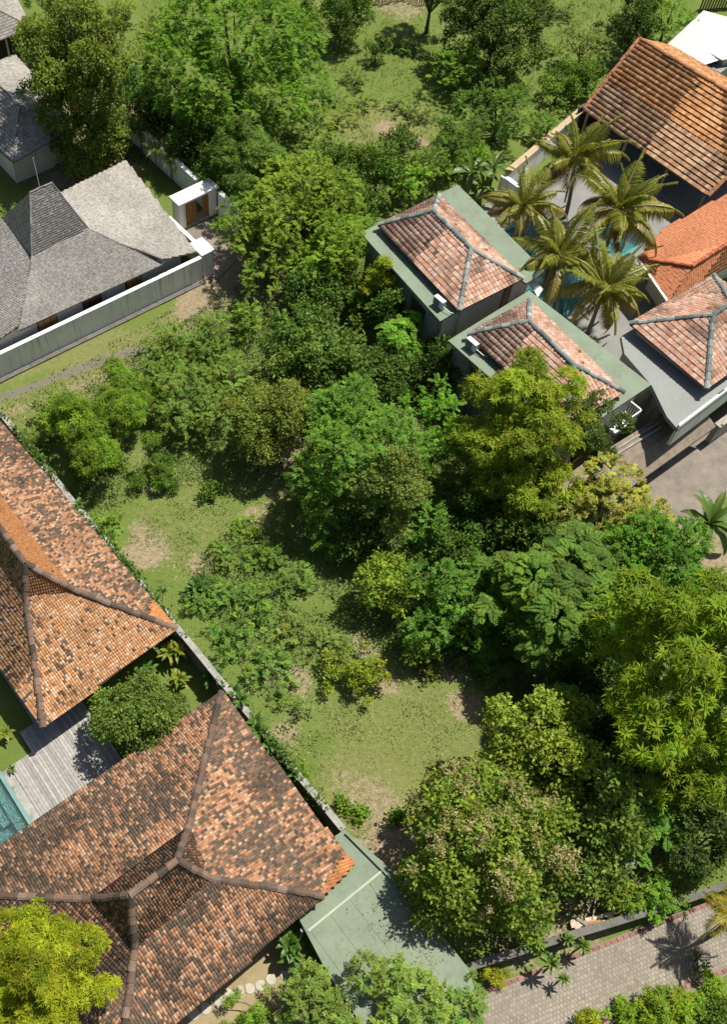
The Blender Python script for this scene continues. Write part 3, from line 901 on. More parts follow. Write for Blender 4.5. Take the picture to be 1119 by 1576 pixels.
s2 = [P(690, 524, 5), P(815, 447, 5), P(1003, 592, 5), P(868, 682, 5)]
h = pavilion('pink tiled pavilion in the middle, one corner under the yellow green tree', s2,
             [P(720, 514, 5.45), P(815, 462, 5.45), P(960, 604, 5.45), P(872, 652, 5.45)], [P(815, 495, 6.75), P(884, 562, 6.75)], 606)
MB().prism([W(*p[:2]) for p in s2], 4.86, 5.0).build('flat_roof', 'green_roof_paint', h)
b2 = toward(s2, .5)
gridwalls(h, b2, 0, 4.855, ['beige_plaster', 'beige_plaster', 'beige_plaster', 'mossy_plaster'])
MB().prism([W(*q) for q in ((37.2, 25.6), (37.2, 18.0), (40.4, 17.7), (41.4, 25.4))], 5.003, 5.36).build('upper_wall', 'beige_plaster', h)
p0, p1 = b2[0], b2[3]
for f, w_ in ((.28, 1.9), (.7, 1.4)):
    c = lerp((*p0, 0), (*p1, 0), f)
    wf = MB().box(c[0] - .05, c[0] + .06, c[1] - w_ / 2, c[1] + w_ / 2, 3.2, 4.2).build('window', 'dark_wood', h)
    MB().box(c[0] - .07, c[0] - .052, c[1] - w_ / 2 + .1, c[1] + w_ / 2 - .1, 3.3, 4.1).build('pane', 'metal_dark', wf)
# outer balcony with rail
t = thing('balcony', 'small white balcony with a slatted rail below the middle pavilion', 'balcony', W(*P(962, 640, 2.6)), TH)
bp = P(945, 652, 2.6)
MB().box(bp[0] - .5, bp[0] + 1.5, bp[1] - .65, bp[1] + .5, 2.4, 2.6).build('floor_slab', 'white_paint', t)
MB().box(bp[0] - .4, bp[0] + 1.4, bp[1] - .4, bp[1] + .45, 0, 2.4).build('support_wall', 'white_plaster', t)
MB().box(bp[0] + 1.42, bp[0] + 1.5, bp[1] - .65, bp[1] + .5, 3.4, 3.48).build('top_rail', 'white_paint', t)
MB().box(bp[0] - .5, bp[0] + 1.42, bp[1] - .65, bp[1] - .57, 3.0, 3.45).build('parapet', 'white_paint', t)
for i in range(7):
    y = bp[1] - .55 + i * .16
    MB().box(bp[0] + 1.43, bp[0] + 1.49, y, y + .07, 2.6, 3.4).build('baluster', 'white_paint', t)

s3 = [(44.0, 20.6, 4.7), (54, 20.6, 4.7), (54, 13.9, 4.7), (42.1, 13.9, 4.7)]
h = pavilion('pink tiled pavilion at the right edge above the soil track', s3,
             [P(968, 498, 5.45), P(1099, 424, 5.45), (53.2, 14.3, 5.45), P(1088, 597, 5.45)], [P(1099, 485, 6.95), (50.4, 17.4, 6.95)], 707) if False else None
h = house('pavilion_house', 'pink tiled pavilion at the right edge above the soil track', 49, 17.4)
Wc, N_, S_, E_ = P(970, 498, 5.45), P(1099, 424, 5.45), P(1088, 598, 5.45), (53.2, 14.35, 5.45)
r0, r1 = P(1098, 485, 6.95), (50.4, 17.4, 6.95)
make_roof(h, [[r0, Wc, S_], [r0, S_, E_, r1], [r1, E_, N_], [r1, N_, Wc, r0]], .27, .33, 707, pal=PINK, dark=.12, stain=.62, caps=[(r0, r1), (r0, S_), (r0, Wc), (r1, N_), (r1, E_)], capkw=TEAL, lap=.05, crown=.05)
tp = [P(962, 545, 4.7)[:2], P(1004, 594, 4.7)[:2], P(1027, 641, 4.7)[:2], P(1044, 661, 4.7)[:2], (54, 13.85), (54, 20.4), (45.0, 20.6)]
MB().prism([W(*q) for q in tp], 4.4, 4.7).build('terrace_slab', 'grey_slab_paint', h)
q0, q1 = tp[3], (54, 13.85)
MB().prism([W(*q) for q in ((q0[0] + .05, q0[1] + .02), (53.98, 13.87), (53.98, 14.02), (q0[0] + .2, q0[1] + .17))], 4.703, 4.95).build('parapet', 'white_plaster', h)
MB().prism([W(*q) for q in ((45.9, 20.2), (45.7, 14.9), (52.8, 14.8), (52.8, 19.9))], 4.703, 5.36).build('upper_wall', 'beige_plaster', h)
MB().prism([W(*q) for q in ((q0[0] + .5, q0[1] + .12), (53.9, 14.0), (53.9, 14.2), (q0[0] + .5, q0[1] + .32))], 2.6, 4.395).build('front_wall', 'white_plaster', h)
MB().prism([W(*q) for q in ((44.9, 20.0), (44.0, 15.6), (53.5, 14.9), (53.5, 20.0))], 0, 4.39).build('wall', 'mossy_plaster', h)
vp = P(1100, 607, 4.7)
MB().tube([W(vp[0], vp[1] - .2, 4.71), W(vp[0], vp[1] - .2, 4.95), W(vp[0] + .5, vp[1] - .2, 4.97)], .06).build('vent_pipe', 'metal_dark', h)

# ---- air conditioners on the canopies
def aircon(px, py, rz, label):
    x, y, z = G(px, py + 4, 5.0)
    t = thing('air_conditioner', label, 'air conditioner', (x, y, 5.0), rz, 'air conditioners on the flat green roofs')
    c, s = math.cos(rz), math.sin(rz)
    def bx(u0, u1, v0, v1, z0, z1, name, mat, par=None):
        m = MB().prism([(x + u * c - v * s, y + u * s + v * c) for u, v in ((u0, v0), (u1, v0), (u1, v1), (u0, v1))], z0, z1)
        return m.build(name, mat, par or t)
    bx(-.42, .42, -.16, .16, 5.12, 5.72, 'casing', 'metal_white')
    for u in (-.3, .3):
        bx(u - .04, u + .04, -.16, .16, 5.0, 5.12, 'foot', 'metal_grey')
    g = bx(-.36, .12, -.185, -.162, 5.18, 5.66, 'fan_grille', 'metal_grey')
    for i in range(5):
        bx(-.34 + i * .1, -.31 + i * .1, -.195, -.186, 5.2, 5.64, 'grille_bar', 'metal_dark', g)
    p1 = (x + .42 * c, y + .42 * s, 5.3)
    MB().tube([p1, (p1[0] + .5 * c + .1, p1[1] + .5 * s, 5.2), (p1[0] + .75 * c + .2, p1[1] + .75 * s + .2, 5.12)], .03).build('pipe', 'white_paint', t)
aircon(675, 468, TH - math.radians(90), 'white air conditioner on the flat roof of the pavilion nearest the pool trees')
aircon(725, 533, TH - math.radians(90), 'white air conditioner on the flat roof of the middle pavilion')

# ---- thatch capped wall along the track
t = thing('thatched_wall', 'low wall with a wide grey thatched cap beside the soil track', 'wall', W(43, 14.3, 0), TH)
ab = [(37.2, 15.75), (46.5, 15.3), (46.5, 13.2), (37.2, 13.2)]
MB().add([W(37.2, 15.8, 2.7), W(46.0, 15.35, 2.7), W(46.6, 14.2, 2.45), W(46.8, 13.15, 1.75), W(37.0, 13.2, 1.75), W(37.1, 14.4, 2.45),
          W(37.2, 15.8, 2.45), W(46.0, 15.35, 2.45), W(46.8, 13.15, 1.55), W(37.0, 13.2, 1.55)],
         [(0, 5, 2, 1), (5, 4, 3, 2), (6, 7, 8, 9), (0, 1, 7, 6), (4, 9, 8, 3), (1, 2, 3, 8, 7), (0, 6, 9, 4, 5)]).build('thatch_cap', 'thatch', t)
for d in (0.12, .42):
    MB().prism([W(37.4, 15.65 - d), W(43.2, 15.35 - d), W(43.2, 15.25 - d), W(37.4, 15.55 - d)], 2.60, 2.72).build('ridge_batten', 'wall_top', t)
MB().box(37.2, 46.4, 13.9, 15.1, 0, 2.0).build('wall_body', 'dark_concrete', t)
t = thing('boundary_wall', 'stained stone wall along the soil track at the right edge', 'wall', W(50, 13.2, 0), TH)
MB().box(46.9, 56, 12.95, 13.3, 0, 1.7).build('wall_body', 'concrete', t)
MB().box(46.9, 56, 12.9, 13.35, 1.7, 1.8).build('coping', 'wall_top', t)
sgp = P(1108, 642, 1.9)
t = thing('sign_board', 'blank tan board standing by the wall at the track', 'board', W(sgp[0], sgp[1] - .5, 0), TH)
MB().obox(W(sgp[0], sgp[1] - .4, 1.5), Vector(W(.32, .1)), Vector(W(-.03, .05)), (0, 0, .42)).build('panel', 'tan_plaster', t)
MB().tube([W(sgp[0], sgp[1] - .34, 0), W(sgp[0], sgp[1] - .34, 1.2)], .04).build('post', 'wood_post', t)

# ---- open joglo hall, top right
JO = [[.48, .225, .085], [.54, .27, .11], [.42, .18, .065], [.56, .32, .16]]
h = house('open_hall', 'open sided hall with a big striped orange brown tiled roof, top right', 68, 34)
e0, e1 = P(900, 168, 2.8), (62.9, 27.2, 2.8)
r0, r1 = P(985, 60, 6.0), (69.4, 27.3, 6.0)
k0, k1 = (66.2, 40.5, 4.15), (65.9, 27.25, 4.15)
f0, f1 = (75.6, 41.6, 3.0), (75.6, 27.3, 3.0)
make_roof(h, [[r0, k0, k1, r1], [k0, e0, e1, k1], [r0, r1, f1, f0]], .30, .40, 808, pal=JO, dark=.10, caps=[(r0, r1), (k0, r0), (e0, k0), (e1, k1)], capkw=dict(r=.15, L=.5, cols=((.38, .17, .09), (.32, .14, .08)), lift=.06), lap=.10, crown=.03,
          special={1: dict(pal=[[.42, .25, .14], [.36, .20, .11], [.46, .31, .19], [.30, .18, .11]], dark=.28)})
MB().add([W(*lift(r0, .05)), W(r0[0] + .05, r0[1] + .5, r0[2] + .45), W(r0[0] + .12, r0[1], r0[2] + .1), W(r0[0] - .12, r0[1], r0[2] + .1), W(r0[0], r0[1] - .3, r0[2] + .18)], [(0, 2, 1), (0, 1, 3), (1, 2, 4), (1, 4, 3), (0, 3, 4), (0, 4, 2)]).build('finial', 'tile', h).data.color_attributes.new('Col', 'FLOAT_COLOR', 'POINT').data.foreach_set('color', [.35, .15, .08, 1] * 5)
for b in (39.5, 35.4, 31.3, 27.7):
    MB().tube([W(63.5, b, 0), W(63.5, b, 2.8)], .11, 8).build('post', 'wood_post', h)
    MB().tube([W(74.8, b, 0), W(74.8, b, 3.0)], .11, 8).build('post', 'wood_post', h)
MB().box(63.4, 75.4, 27.4, 40.6, 0, .28).build('floor_slab', 'stone_deck', h)
MB().box(75.0, 75.2, 27.4, 40.6, .28, 2.85).build('back_wall', 'dark_wood', h)
MB().box(63.6, 75.0, 40.4, 40.58, .28, 2.6).build('side_wall', 'dark_wood', h)
# furniture glimpsed on the terrace under the eave
def seat(a, b, label):
    t = thing('lounge_chair', label, 'chair', W(a, b, .15), TH)
    MB().box(a - .35, a + .35, b - .35, b + .35, .42, .55).build('seat', 'metal_grey', t)
    MB().box(a + .28, a + .36, b - .35, b + .35, .55, 1.0).build('backrest', 'metal_grey', t)
    for x in (-.3, .25):
        for y in (-.3, .25):
            MB().box(a + x, a + x + .06, b + y, b + y + .06, .15, .42).build('leg', 'metal_dark', t)
t = thing('boundary_wall', 'low wall with a tan top running from the open hall to the palms', 'wall', W(59, 39.6, 0), TH)
MB().prism([W(*q) for q in ((53.6, 38.4), (64.6, 40.55), (64.6, 40.95), (53.6, 38.8))], 0, 1.95).build('wall_body', 'white_plaster', t)
MB().prism([W(*q) for q in ((53.6, 38.33), (64.6, 40.48), (64.6, 41.02), (53.6, 38.87))], 1.95, 2.08).build('coping', 'tan_plaster', t)
t = thing('boundary_wall', 'white end wall beside the banana plants and the first palm', 'wall', W(53.4, 37, 0), TH)
MB().box(53.2, 53.5, 35.4, 38.7, 0, 1.9).build('wall_body', 'white_plaster', t)
MB().box(53.16, 53.54, 35.4, 38.3, 1.9, 1.98).build('coping', 'white_paint', t)
wp = P(765, 328, 3.0)
tag(MB().tube([W(wp[0], wp[1], .15), W(wp[0], wp[1], 2.2), W(wp[0], wp[1], 2.3)], [.5, .55, .3], 14).build('water_tank', 'white_paint'), 'white round tank glimpsed between the palm fronds and green roof', 'tank')

# ---- bright orange hall, right edge
OR_ = [[.62, .245, .12], [.60, .23, .11], [.64, .265, .135]]
h = house('orange_roof_house', 'house with a smooth bright orange tiled roof at the right edge', 58, 24)
Wc, N_, S_ = P(984, 398, 3.0), (66.5, 26.3, 3.0), P(1030, 464, 2.7)
r0, r1 = P(1065, 410, 4.2), (65, 22.3, 4.2)
E_ = (66.5, 21.4, 2.7)
Nn = P(1022, 350, 3.0)
make_roof(h, [[r0, Wc, Nn, N_, r1], [r0, S_, Wc], [r0, r1, E_, S_]], .19, .23, 909, pal=OR_, dark=.0, stain=.15, var=.10, lap=.012, crown=.022, single=300,
          caps=[(r0, r1), (Wc, r0)], capkw=dict(r=.13, L=.33, cols=((.48, .15, .075), (.42, .12, .06)), lift=.06))
MB().prism([W(*q) for q in ((Wc[0] + 1.2, Wc[1] - .8), (65.8, 25.4), (65.8, 22.0), (S_[0] + 1.4, S_[1] + .5))], 0, 2.6).build('wall', 'beige_plaster', h)
gd = Vector(W(*S_)) - Vector(W(*Wc))
gc = (Vector(W(*S_)) + Vector(W(*Wc))) / 2 + Vector(W(-.1, 0)) * 1.0
gm = MB().obox(gc + Vector((0, 0, .0)), gd / 2, Vector(W(.09, 0)), (0, 0, .06)).build('gutter', 'metal_white', h)

# ---- metal shed behind the hall
h = house('metal_shed', 'shed with pale corrugated metal sheets behind the open hall', 78, 40, 'shed')
p0, p1, p2, p3 = P(1083, 17, 3.2), (86.5, 40.6, 3.0), (86.0, 36.5, 2.7), P(1063, 108, 2.7)
p4 = P(1020, 76, 3.1)
for i in range(9):
    t0, t1 = i / 9, (i + 1) / 9 + .012
    A, B = Vector(W(*lerp(p4, p0, t0))), Vector(W(*lerp(p3, p2, t0)))
    C, D = Vector(W(*lerp(p4, p0, t1))), Vector(W(*lerp(p3, p2, t1)))
    vs, fs = [], []
    n = 14
    up = Vector((0, 0, .02 + .01 * (i % 2)))
    for k in range(n + 1):
        f = k / n
        hgt = Vector((0, 0, .035 if k % 2 else 0))
        vs += [A.lerp(C, f) + hgt + up, B.lerp(D, f) + hgt + up]
    for k in range(n):
        fs.append((2 * k, 2 * k + 1, 2 * k + 3, 2 * k + 2))
    mesh_obj('roof_sheet', vs, fs, 'sheet_metal', h)
MB().prism([W(*q[:2]) for q in (lerp(p4, p3, .08), lerp(p0, p2, .1), lerp(p0, p2, .9), lerp(p4, p3, .92))], 0, 2.55).build('wall', 'dark_wood', h)
h = house('lean_to', 'small white lean-to roof beside the corrugated shed, top right corner', 79, 35.6, 'shed')
q = [P(1093, 80, 2.9), P(1119, 55, 2.9), (84, 35.2, 2.9), P(1112, 92, 2.9)]
MB().prism([W(*p[:2]) for p in q], 2.8, 2.9).build('roof_panel', 'white_paint', h)
MB().prism([W(*p[:2]) for p in toward(q, .5)], 0, 2.8).build('wall', 'beige_plaster', h)
q = [P(1086, 100, 2.2), P(1119, 84, 2.2), P(1125, 100, 2.2), P(1110, 112, 2.2)]
h = house('lean_to', 'low grey lean-to roof under the white one, top right corner', *inv(G(1105, 100))[:2], 'shed')
MB().prism([W(*p[:2]) for p in q], 2.1, 2.2).build('roof_panel', 'metal_grey', h)
MB().prism([W(*p[:2]) for p in toward(q, .4)], 0, 2.1).build('wall', 'tan_plaster', h)
frng = np.random.default_rng(77)
t = thing('bamboo_fence', 'brown bamboo fence beyond the metal shed in the top right corner', 'fence', G(1110, 20, 0))
for i in range(26):
    x, y, _ = G(1078 + i * 4.2, 14 - .25 * i, 0)
    c = (.20 + .08 * frng.random(), .13, .08)
    MB().tube([(x, y, 0), (x + frng.normal(0, .03), y, 2.3 + frng.normal(0, .1))], .085, 5).build('pole', 'bamboo', t)
t = thing('bamboo_fence', 'pale dry brushwood fence along the top of the meadow', 'fence', G(600, 2, 0))
for i in range(60):
    px = 505 + i * 3.6
    x, y, _ = G(px, 4 + 3 * math.sin(i * .35), 0)
    MB().tube([(x, y, 0), (x + frng.normal(0, .12), y + frng.normal(0, .1), 1.0 + frng.normal(0, .2))], .06, 5).build('pole', 'dry_twig', t)

# ---- flat green roofed carport
h = house('carport', 'flat green painted roof beside the brown tiled house, bottom centre', 9.6, 3.2, 'carport')
zc = 2.2
cp = [P(530, 1277, zc)[:2], P(597, 1333, zc)[:2], P(643, 1389, zc)[:2], P(722, 1492, zc)[:2], (11.9, -1.2), (6.9, -1.2), P(500, 1490, zc)[:2], P(459, 1412, zc)[:2], (9.0, 6.0), (9.0, 7.9)]
MB().prism([W(*q) for q in cp], zc - .2, zc).build('roof_slab', 'green_roof_paint', h)
# sheets laid on the slab
x0 = P(474, 1433, zc); x1 = P(591, 1338, zc)
dd = Vector((x1[0] - x0[0], x1[1] - x0[1], 0)); LL = dd.length; dd.normalize(); nn_ = Vector((dd.y, -dd.x, 0))
if nn_.y > 0: nn_ = -nn_
def cpt(u, v): return W(x0[0] + dd.x * u + nn_.x * v, x0[1] + dd.y * u + nn_.y * v)
for i in range(4):
    for j in range(2):
        u0, u1 = .1 + i * 1.17, .1 + (i + 1) * 1.17 - .018
        v0, v1 = .1 + j * 2.42, .1 + (j + 1) * 2.42 - .018
        if i == 3: u1 = u0 + 1.0
        MB().prism([cpt(u0, v0), cpt(u1, v0), cpt(u1, v1), cpt(u0, v1)], zc + .001, zc + .018).build('roof_panel', 'green_roof_paint', h)
MB().prism([cpt(0, -.05), cpt(LL, -.05), cpt(LL, .05), cpt(0, .05)], zc + .001, zc + .05).build('seam_strip', 'green_roof_pale', h)
e0, e1 = P(533, 1281, zc), P(645, 1393, zc); e2 = P(700, 1468, zc)
for p, q in ((e0, e1), (e1, e2)):
    d2 = Vector((q[0] - p[0], q[1] - p[1], 0)).normalized(); n2 = Vector((d2.y, -d2.x, 0))
    if n2.x > 0: n2 = -n2
    MB().prism([W(p[0], p[1]), W(q[0], q[1]), W(q[0] + n2.x * .12, q[1] + n2.y * .12), W(p[0] + n2.x * .12, p[1] + n2.y * .12)], zc + .001, zc + .14).build('parapet', 'green_roof_paint', h)
for q in ((7.2, 5.4), (7.0, 3.2), (7.0, -.8)):
    MB().tube([W(q[0] + .15, q[1], 0), W(q[0] + .15, q[1], zc - .2)], .09, 8).build('post', 'concrete', h)
MB().prism([W(*q) for q in (cp[1], cp[2], cp[3], (11.9, -1.0), (11.7, -1.0), (cp[3][0] - .25, cp[3][1] + .1), (cp[2][0] - .25, cp[2][1]), (cp[1][0] - .25, cp[1][1]))], 0, zc - .21).build('wall', 'concrete', h)
lr = np.random.default_rng(91)
lv, lc_ = [], []
for i in range(420):
    u, v = lr.uniform(.2, LL - .2), lr.beta(1.6, 1.0) * 4.6
    u = u + (LL - .2 - u) * lr.random() * .6
    x, y, _ = cpt(u, v)
    an = lr.uniform(0, 6.3); L_ = lr.uniform(.05, .12)
    dx, dy = math.cos(an) * L_, math.sin(an) * L_
    z = zc + .022 + .02 * lr.random()
    lv += [(x, y, z), (x + dx * .5 - dy * .25, y + dy * .5 + dx * .25, z + .01), (x + dx, y + dy, z), (x + dx * .5 + dy * .25, y + dy * .5 - dx * .25, z + .01)]
    lc_ += [tuple(np.array([.20, .14, .07]) * lr.uniform(.4, 1.6))] * 4
mesh_obj('fallen_leaves', lv, np.arange(420 * 4).reshape(-1, 4), 'piece', h, np.array(lc_))['kind'] = 'stuff'
# ---- the long wall between the plots
t = thing('boundary_wall', 'long weathered grey wall between the tiled houses and the open plot', 'wall', W(11.5, 25, 0), math.radians(-52))
w0, w1 = G(-40, 588, 1.9), G(529, 1277, 1.9)
d = (Vector(w1) - Vector(w0)).normalized(); nrm = Vector((d.y, -d.x, 0))
L = (Vector(w1) - Vector(w0)).length
Lw, dw, nw = L, tuple(d), tuple(nrm)
def lw(u, v): p = Vector(w0) + d * u + nrm * v; return (p.x, p.y)
MB().prism([lw(0, -.1), lw(L, -.1), lw(L, .1), lw(0, .1)], 0, 1.8).build('wall_body', 'dark_concrete', t)
ns = int(L / 1.2)
for i in range(ns):
    u0, u1 = i * L / ns + .01, (i + 1) * L / ns - .01
    j = frng.normal(0, .012)
    MB().prism([lw(u0, -.17 + j), lw(u1, -.17 + j), lw(u1, .17 + j), lw(u0, .17 + j)], 1.8, 1.93 + frng.normal(0, .006)).build('coping_stone', 'wall_top', t)

# ---- low wall along the lane, wood pile, bits
t = thing('boundary_wall', 'low dark concrete wall along the paved lane, bottom right', 'wall', G(870, 1450, 0), 0)
pts = [G(690, 1502, 1.1), G(735, 1484, 1.1), G(800, 1464, 1.1), G(870, 1442, 1.1), G(940, 1421, 1.1), G(1040, 1390, 1.1), G(1119, 1362, 1.1), G(1200, 1335, 1.1)]
for i in range(len(pts) - 1):
    p, q = Vector(pts[i]), Vector(pts[i + 1])
    d = (q - p).normalized(); n = Vector((d.y, -d.x, 0)) * .13
    MB().prism([(p + n)[:2], (q + n)[:2], (q - n)[:2], (p - n)[:2]], 0, 1.02).build('wall_body', 'dark_concrete', t)
    n = n * 1.35
    e = d * .008
    MB().prism([(p + n + e)[:2], (q + n - e)[:2], (q - n - e)[:2], (p - n + e)[:2]], 1.02, 1.12 + .008 * (i % 2)).build('coping', 'dark_concrete', t)
wrng = np.random.default_rng(55)
wl = ['pale split board lying on top of the wood pile', 'wide cream broken board at the front of the wood pile', 'grey board sticking out left of the wood pile', 'short rust brown board in the wood pile', 'thin grey stick leaning upward from the wood pile', 'long dry branch leaning upward at the back of the wood pile', 'pinkish broken panel at the lower left of the wood pile', 'small pale offcut at the right end of the wood pile']
wd = [(925, 1410, 1.5, .16, 12, .5, (.62, .52, .38)), (900, 1421, 1.3, .22, 8, .35, (.58, .46, .36)), (893, 1416, .8, .14, -40, .4, (.28, .25, .22)), (916, 1419, .7, .12, 10, .45, (.42, .2, .09)),
      (908, 1395, 1.1, .05, 60, .6, (.33, .26, .2)), (916, 1392, 1.4, .06, 75, .7, (.36, .28, .22)), (888, 1426, .7, .25, -60, .3, (.55, .42, .35)), (934, 1419, .5, .14, -12, .4, (.6, .55, .45))]
for l_, (px, py, L_, w_, an, z, c) in zip(wl, wd):
    x, y, _ = G(px, py, z)
    a_ = math.radians(an)
    u = Vector((math.cos(a_), math.sin(a_), .12 if an < 50 else .35)).normalized(); v = Vector((-u.y, u.x, .08)).normalized(); w3 = u.cross(v)
    o = MB().obox((x, y, z), u * L_ / 2, v * w_ / 2, w3 * .025, c).build('wood_scrap', 'wood_plank', None, col=True)
    tag(o, l_, 'wood', 'broken boards on the wood pile by the lane wall')
for i, (px, py, an, lab) in enumerate(((845, 1335, 30, 'left of the two bare grey branches in the flowering tree'), (868, 1340, -20, 'right of the two bare grey branches in the flowering tree'))):
    x, y, z = G(px, py, 3.2)
    m = MB()
    rr = random.Random(i)
    a_ = math.radians(an)
    base = Vector((x, y, z - .9))
    tip = Vector((x + .9 * math.cos(a_), y + .9 * math.sin(a_), z + .5))
    m.tube([base, base.lerp(tip, .5) + Vector((0, 0, .15)), tip], [.05, .035, .015], 5)
    for k in range(4):
        s = base.lerp(tip, .3 + .15 * k)
        m.tube([s, s + Vector((rr.uniform(-.5, .5), rr.uniform(-.5, .5), rr.uniform(.1, .5)))], [.022, .008], 4)
    tag(m.build('dead_branch', 'dry_twig'), lab, 'branch')
x, y, z = G(966, 1330, .9)
t = thing('solar_panel', 'small dark tilted panel on a post among the shrubs by the lane', 'panel', (x, y, 0))
MB().obox((x, y, .95), Vector((.30, .25, .06)), Vector((-.2, .24, -.1)), (0, 0, .02)).build('panel', 'metal_grey', t)
MB().tube([(x, y, 0), (x, y, .92)], .035).build('post', 'metal_grey', t)
x, y, z = G(969, 1349, .5)
# concrete planter at the bottom right corner
cx, cy, _ = G(1080, 1552, .4)
t = thing('concrete_trough', 'broken grey concrete trough at the edge of the lane, bottom right corner', 'trough', (cx, cy, 0), .4)
u = Vector((math.cos(.35), math.sin(.35), 0)); v = Vector((-u.y, u.x, 0))
for (du, dv, lu, lv) in ((-.62, 0, .09, .8), (.62, 0, .09, .8), (0, -.71, .53, .09), (0, .71, .53, .09)):
    c = Vector((cx, cy, 0)) + u * du + v * dv
    MB().obox((c.x, c.y, .35), u * lu, v * lv, (0, 0, .35)).build('side', 'concrete', t)
MB().obox((cx, cy, .08), u * .53, v * .62, (0, 0, .06)).build('bottom', 'dark_concrete', t)
c = Vector((cx, cy, 0)) + u * 1.1 - v * .3
tag(MB().obox((c.x, c.y, .25), u * .32, v * .22, (.02, .02, .22)).build('concrete_block', 'concrete'), 'rough concrete block next to the broken trough', 'block')

# ================================================================== vegetation
def unit(v):
    return v / (np.linalg.norm(v, axis=-1, keepdims=True) + 1e-9)

def rand_dirs(rng, n, zmin=-1.0):
    z = rng.uniform(zmin, 1, n)
    t = rng.uniform(0, 2 * math.pi, n)
    r = np.sqrt(1 - z * z)
    return np.stack([r * np.cos(t), r * np.sin(t), z], 1)

def leaves(p, d, nrm, L, Wd, fold=0.25, bend=0.15):
    """kite shaped leaves: verts (n*4,3), quads; p base, d direction, nrm face normal"""
    d = unit(d)
    s = unit(np.cross(d, nrm))
    nn = np.cross(s, d)
    L = np.asarray(L).reshape(-1, 1); Wd = np.asarray(Wd).reshape(-1, 1)
    mid = p + d * L * .45 + nn * Wd * fold
    v = np.stack([p, mid + s * Wd * .5, p + d * L - nn * L * bend, mid - s * Wd * .5], 1)
    return v.reshape(-1, 3)

def quads(n):
    return np.arange(n * 4).reshape(n, 4)

def lobes_for(rng, r, rz, n, flat=0.0):
    """uneven clumps of a crown, relative to its centre"""
    C, R = [np.zeros(3)], [min(r, rz) * .6]
    ga = math.pi * (3 - math.sqrt(5))
    for i in range(n):
        z = 1 - 1.35 * (i + .5) / n + rng.uniform(-.12, .12)
        z = max(-.5, min(1, z))
        rr = math.sqrt(max(0, 1 - z * z))
        t = i * ga + rng.uniform(-.9, .9)
        k = rng.uniform(.45, 1.12)
        C.append(np.array([rr * math.cos(t) * r * k, rr * math.sin(t) * r * k, z * rz * min(k, 1.0) * .95 - flat * rr * rz * .2]))
        R.append(min(r, rz * 1.25) * rng.uniform(.16, .40) * (1.15 if k < .8 else .85))
    return np.array(C), np.array(R)

def crown_points(rng, C, R, dens, squash=0.85):
    """points on the outside of the clumps and the outward direction there"""
    Pt, Dn, Li = [], [], []
    for i, (c, r) in enumerate(zip(C, R)):
        n = int(dens * 4 * math.pi * r * r * .68) + 3
        d = rand_dirs(rng, n, -.4)
        k = rng.uniform(.72, 1.06, n)[:, None]
        wob = 1 + .22 * (fbm(d[:, 0] * 2.5 + i * 7, d[:, 1] * 2.5 + d[:, 2] * 2, i, 2) - .5)[:, None] * 2
        p = c + d * r * k * wob * np.array([1, 1, squash])
        keep = np.ones(n, bool)
        for j, (c2, r2) in enumerate(zip(C, R)):
            if j != i:
                keep &= np.linalg.norm((p - c2) / np.array([1, 1, squash]), axis=1) > r2 * .74
        g3 = .5 * vnoise(p[:, 0] * 1.5 + 11, p[:, 1] * 1.5 + p[:, 2] * .9, 31) + .5 * vnoise(p[:, 1] * 1.4 - p[:, 0] * .6, p[:, 2] * 1.5 + 3, 32)
        keep &= g3 > .31 + rng.normal(0, .06, n)
        Pt.append(p[keep]); Dn.append(d[keep]); Li.append(np.full(keep.sum(), i))
    return np.concatenate(Pt), np.concatenate(Dn), np.concatenate(Li)

def tint(rng, base, clus, n, lobe=None, var=.18):
    """leaf colours: shared tone per clump and per twig, small change per leaf"""
    base = np.array(base)
    lc = rng.normal(0, .10, (200, 1)) if lobe is None else rng.normal(0, .13, (400, 1))
    k = 1 + rng.normal(0, var, (clus.max() + 1, 1))[clus] + rng.normal(0, .12, (n, 1))
    if lobe is not None: k = k + lc[lobe % 400]
    hue = rng.normal(0, .10, (clus.max() + 1, 1))[clus]
    c = base * np.clip(k, .45, 1.7)
    c[:, 0:1] *= (1 + hue); c[:, 2:3] *= (1 - hue)
    return np.clip(c * np.array([1.88, 1.94, 1.08]), .004, .9)

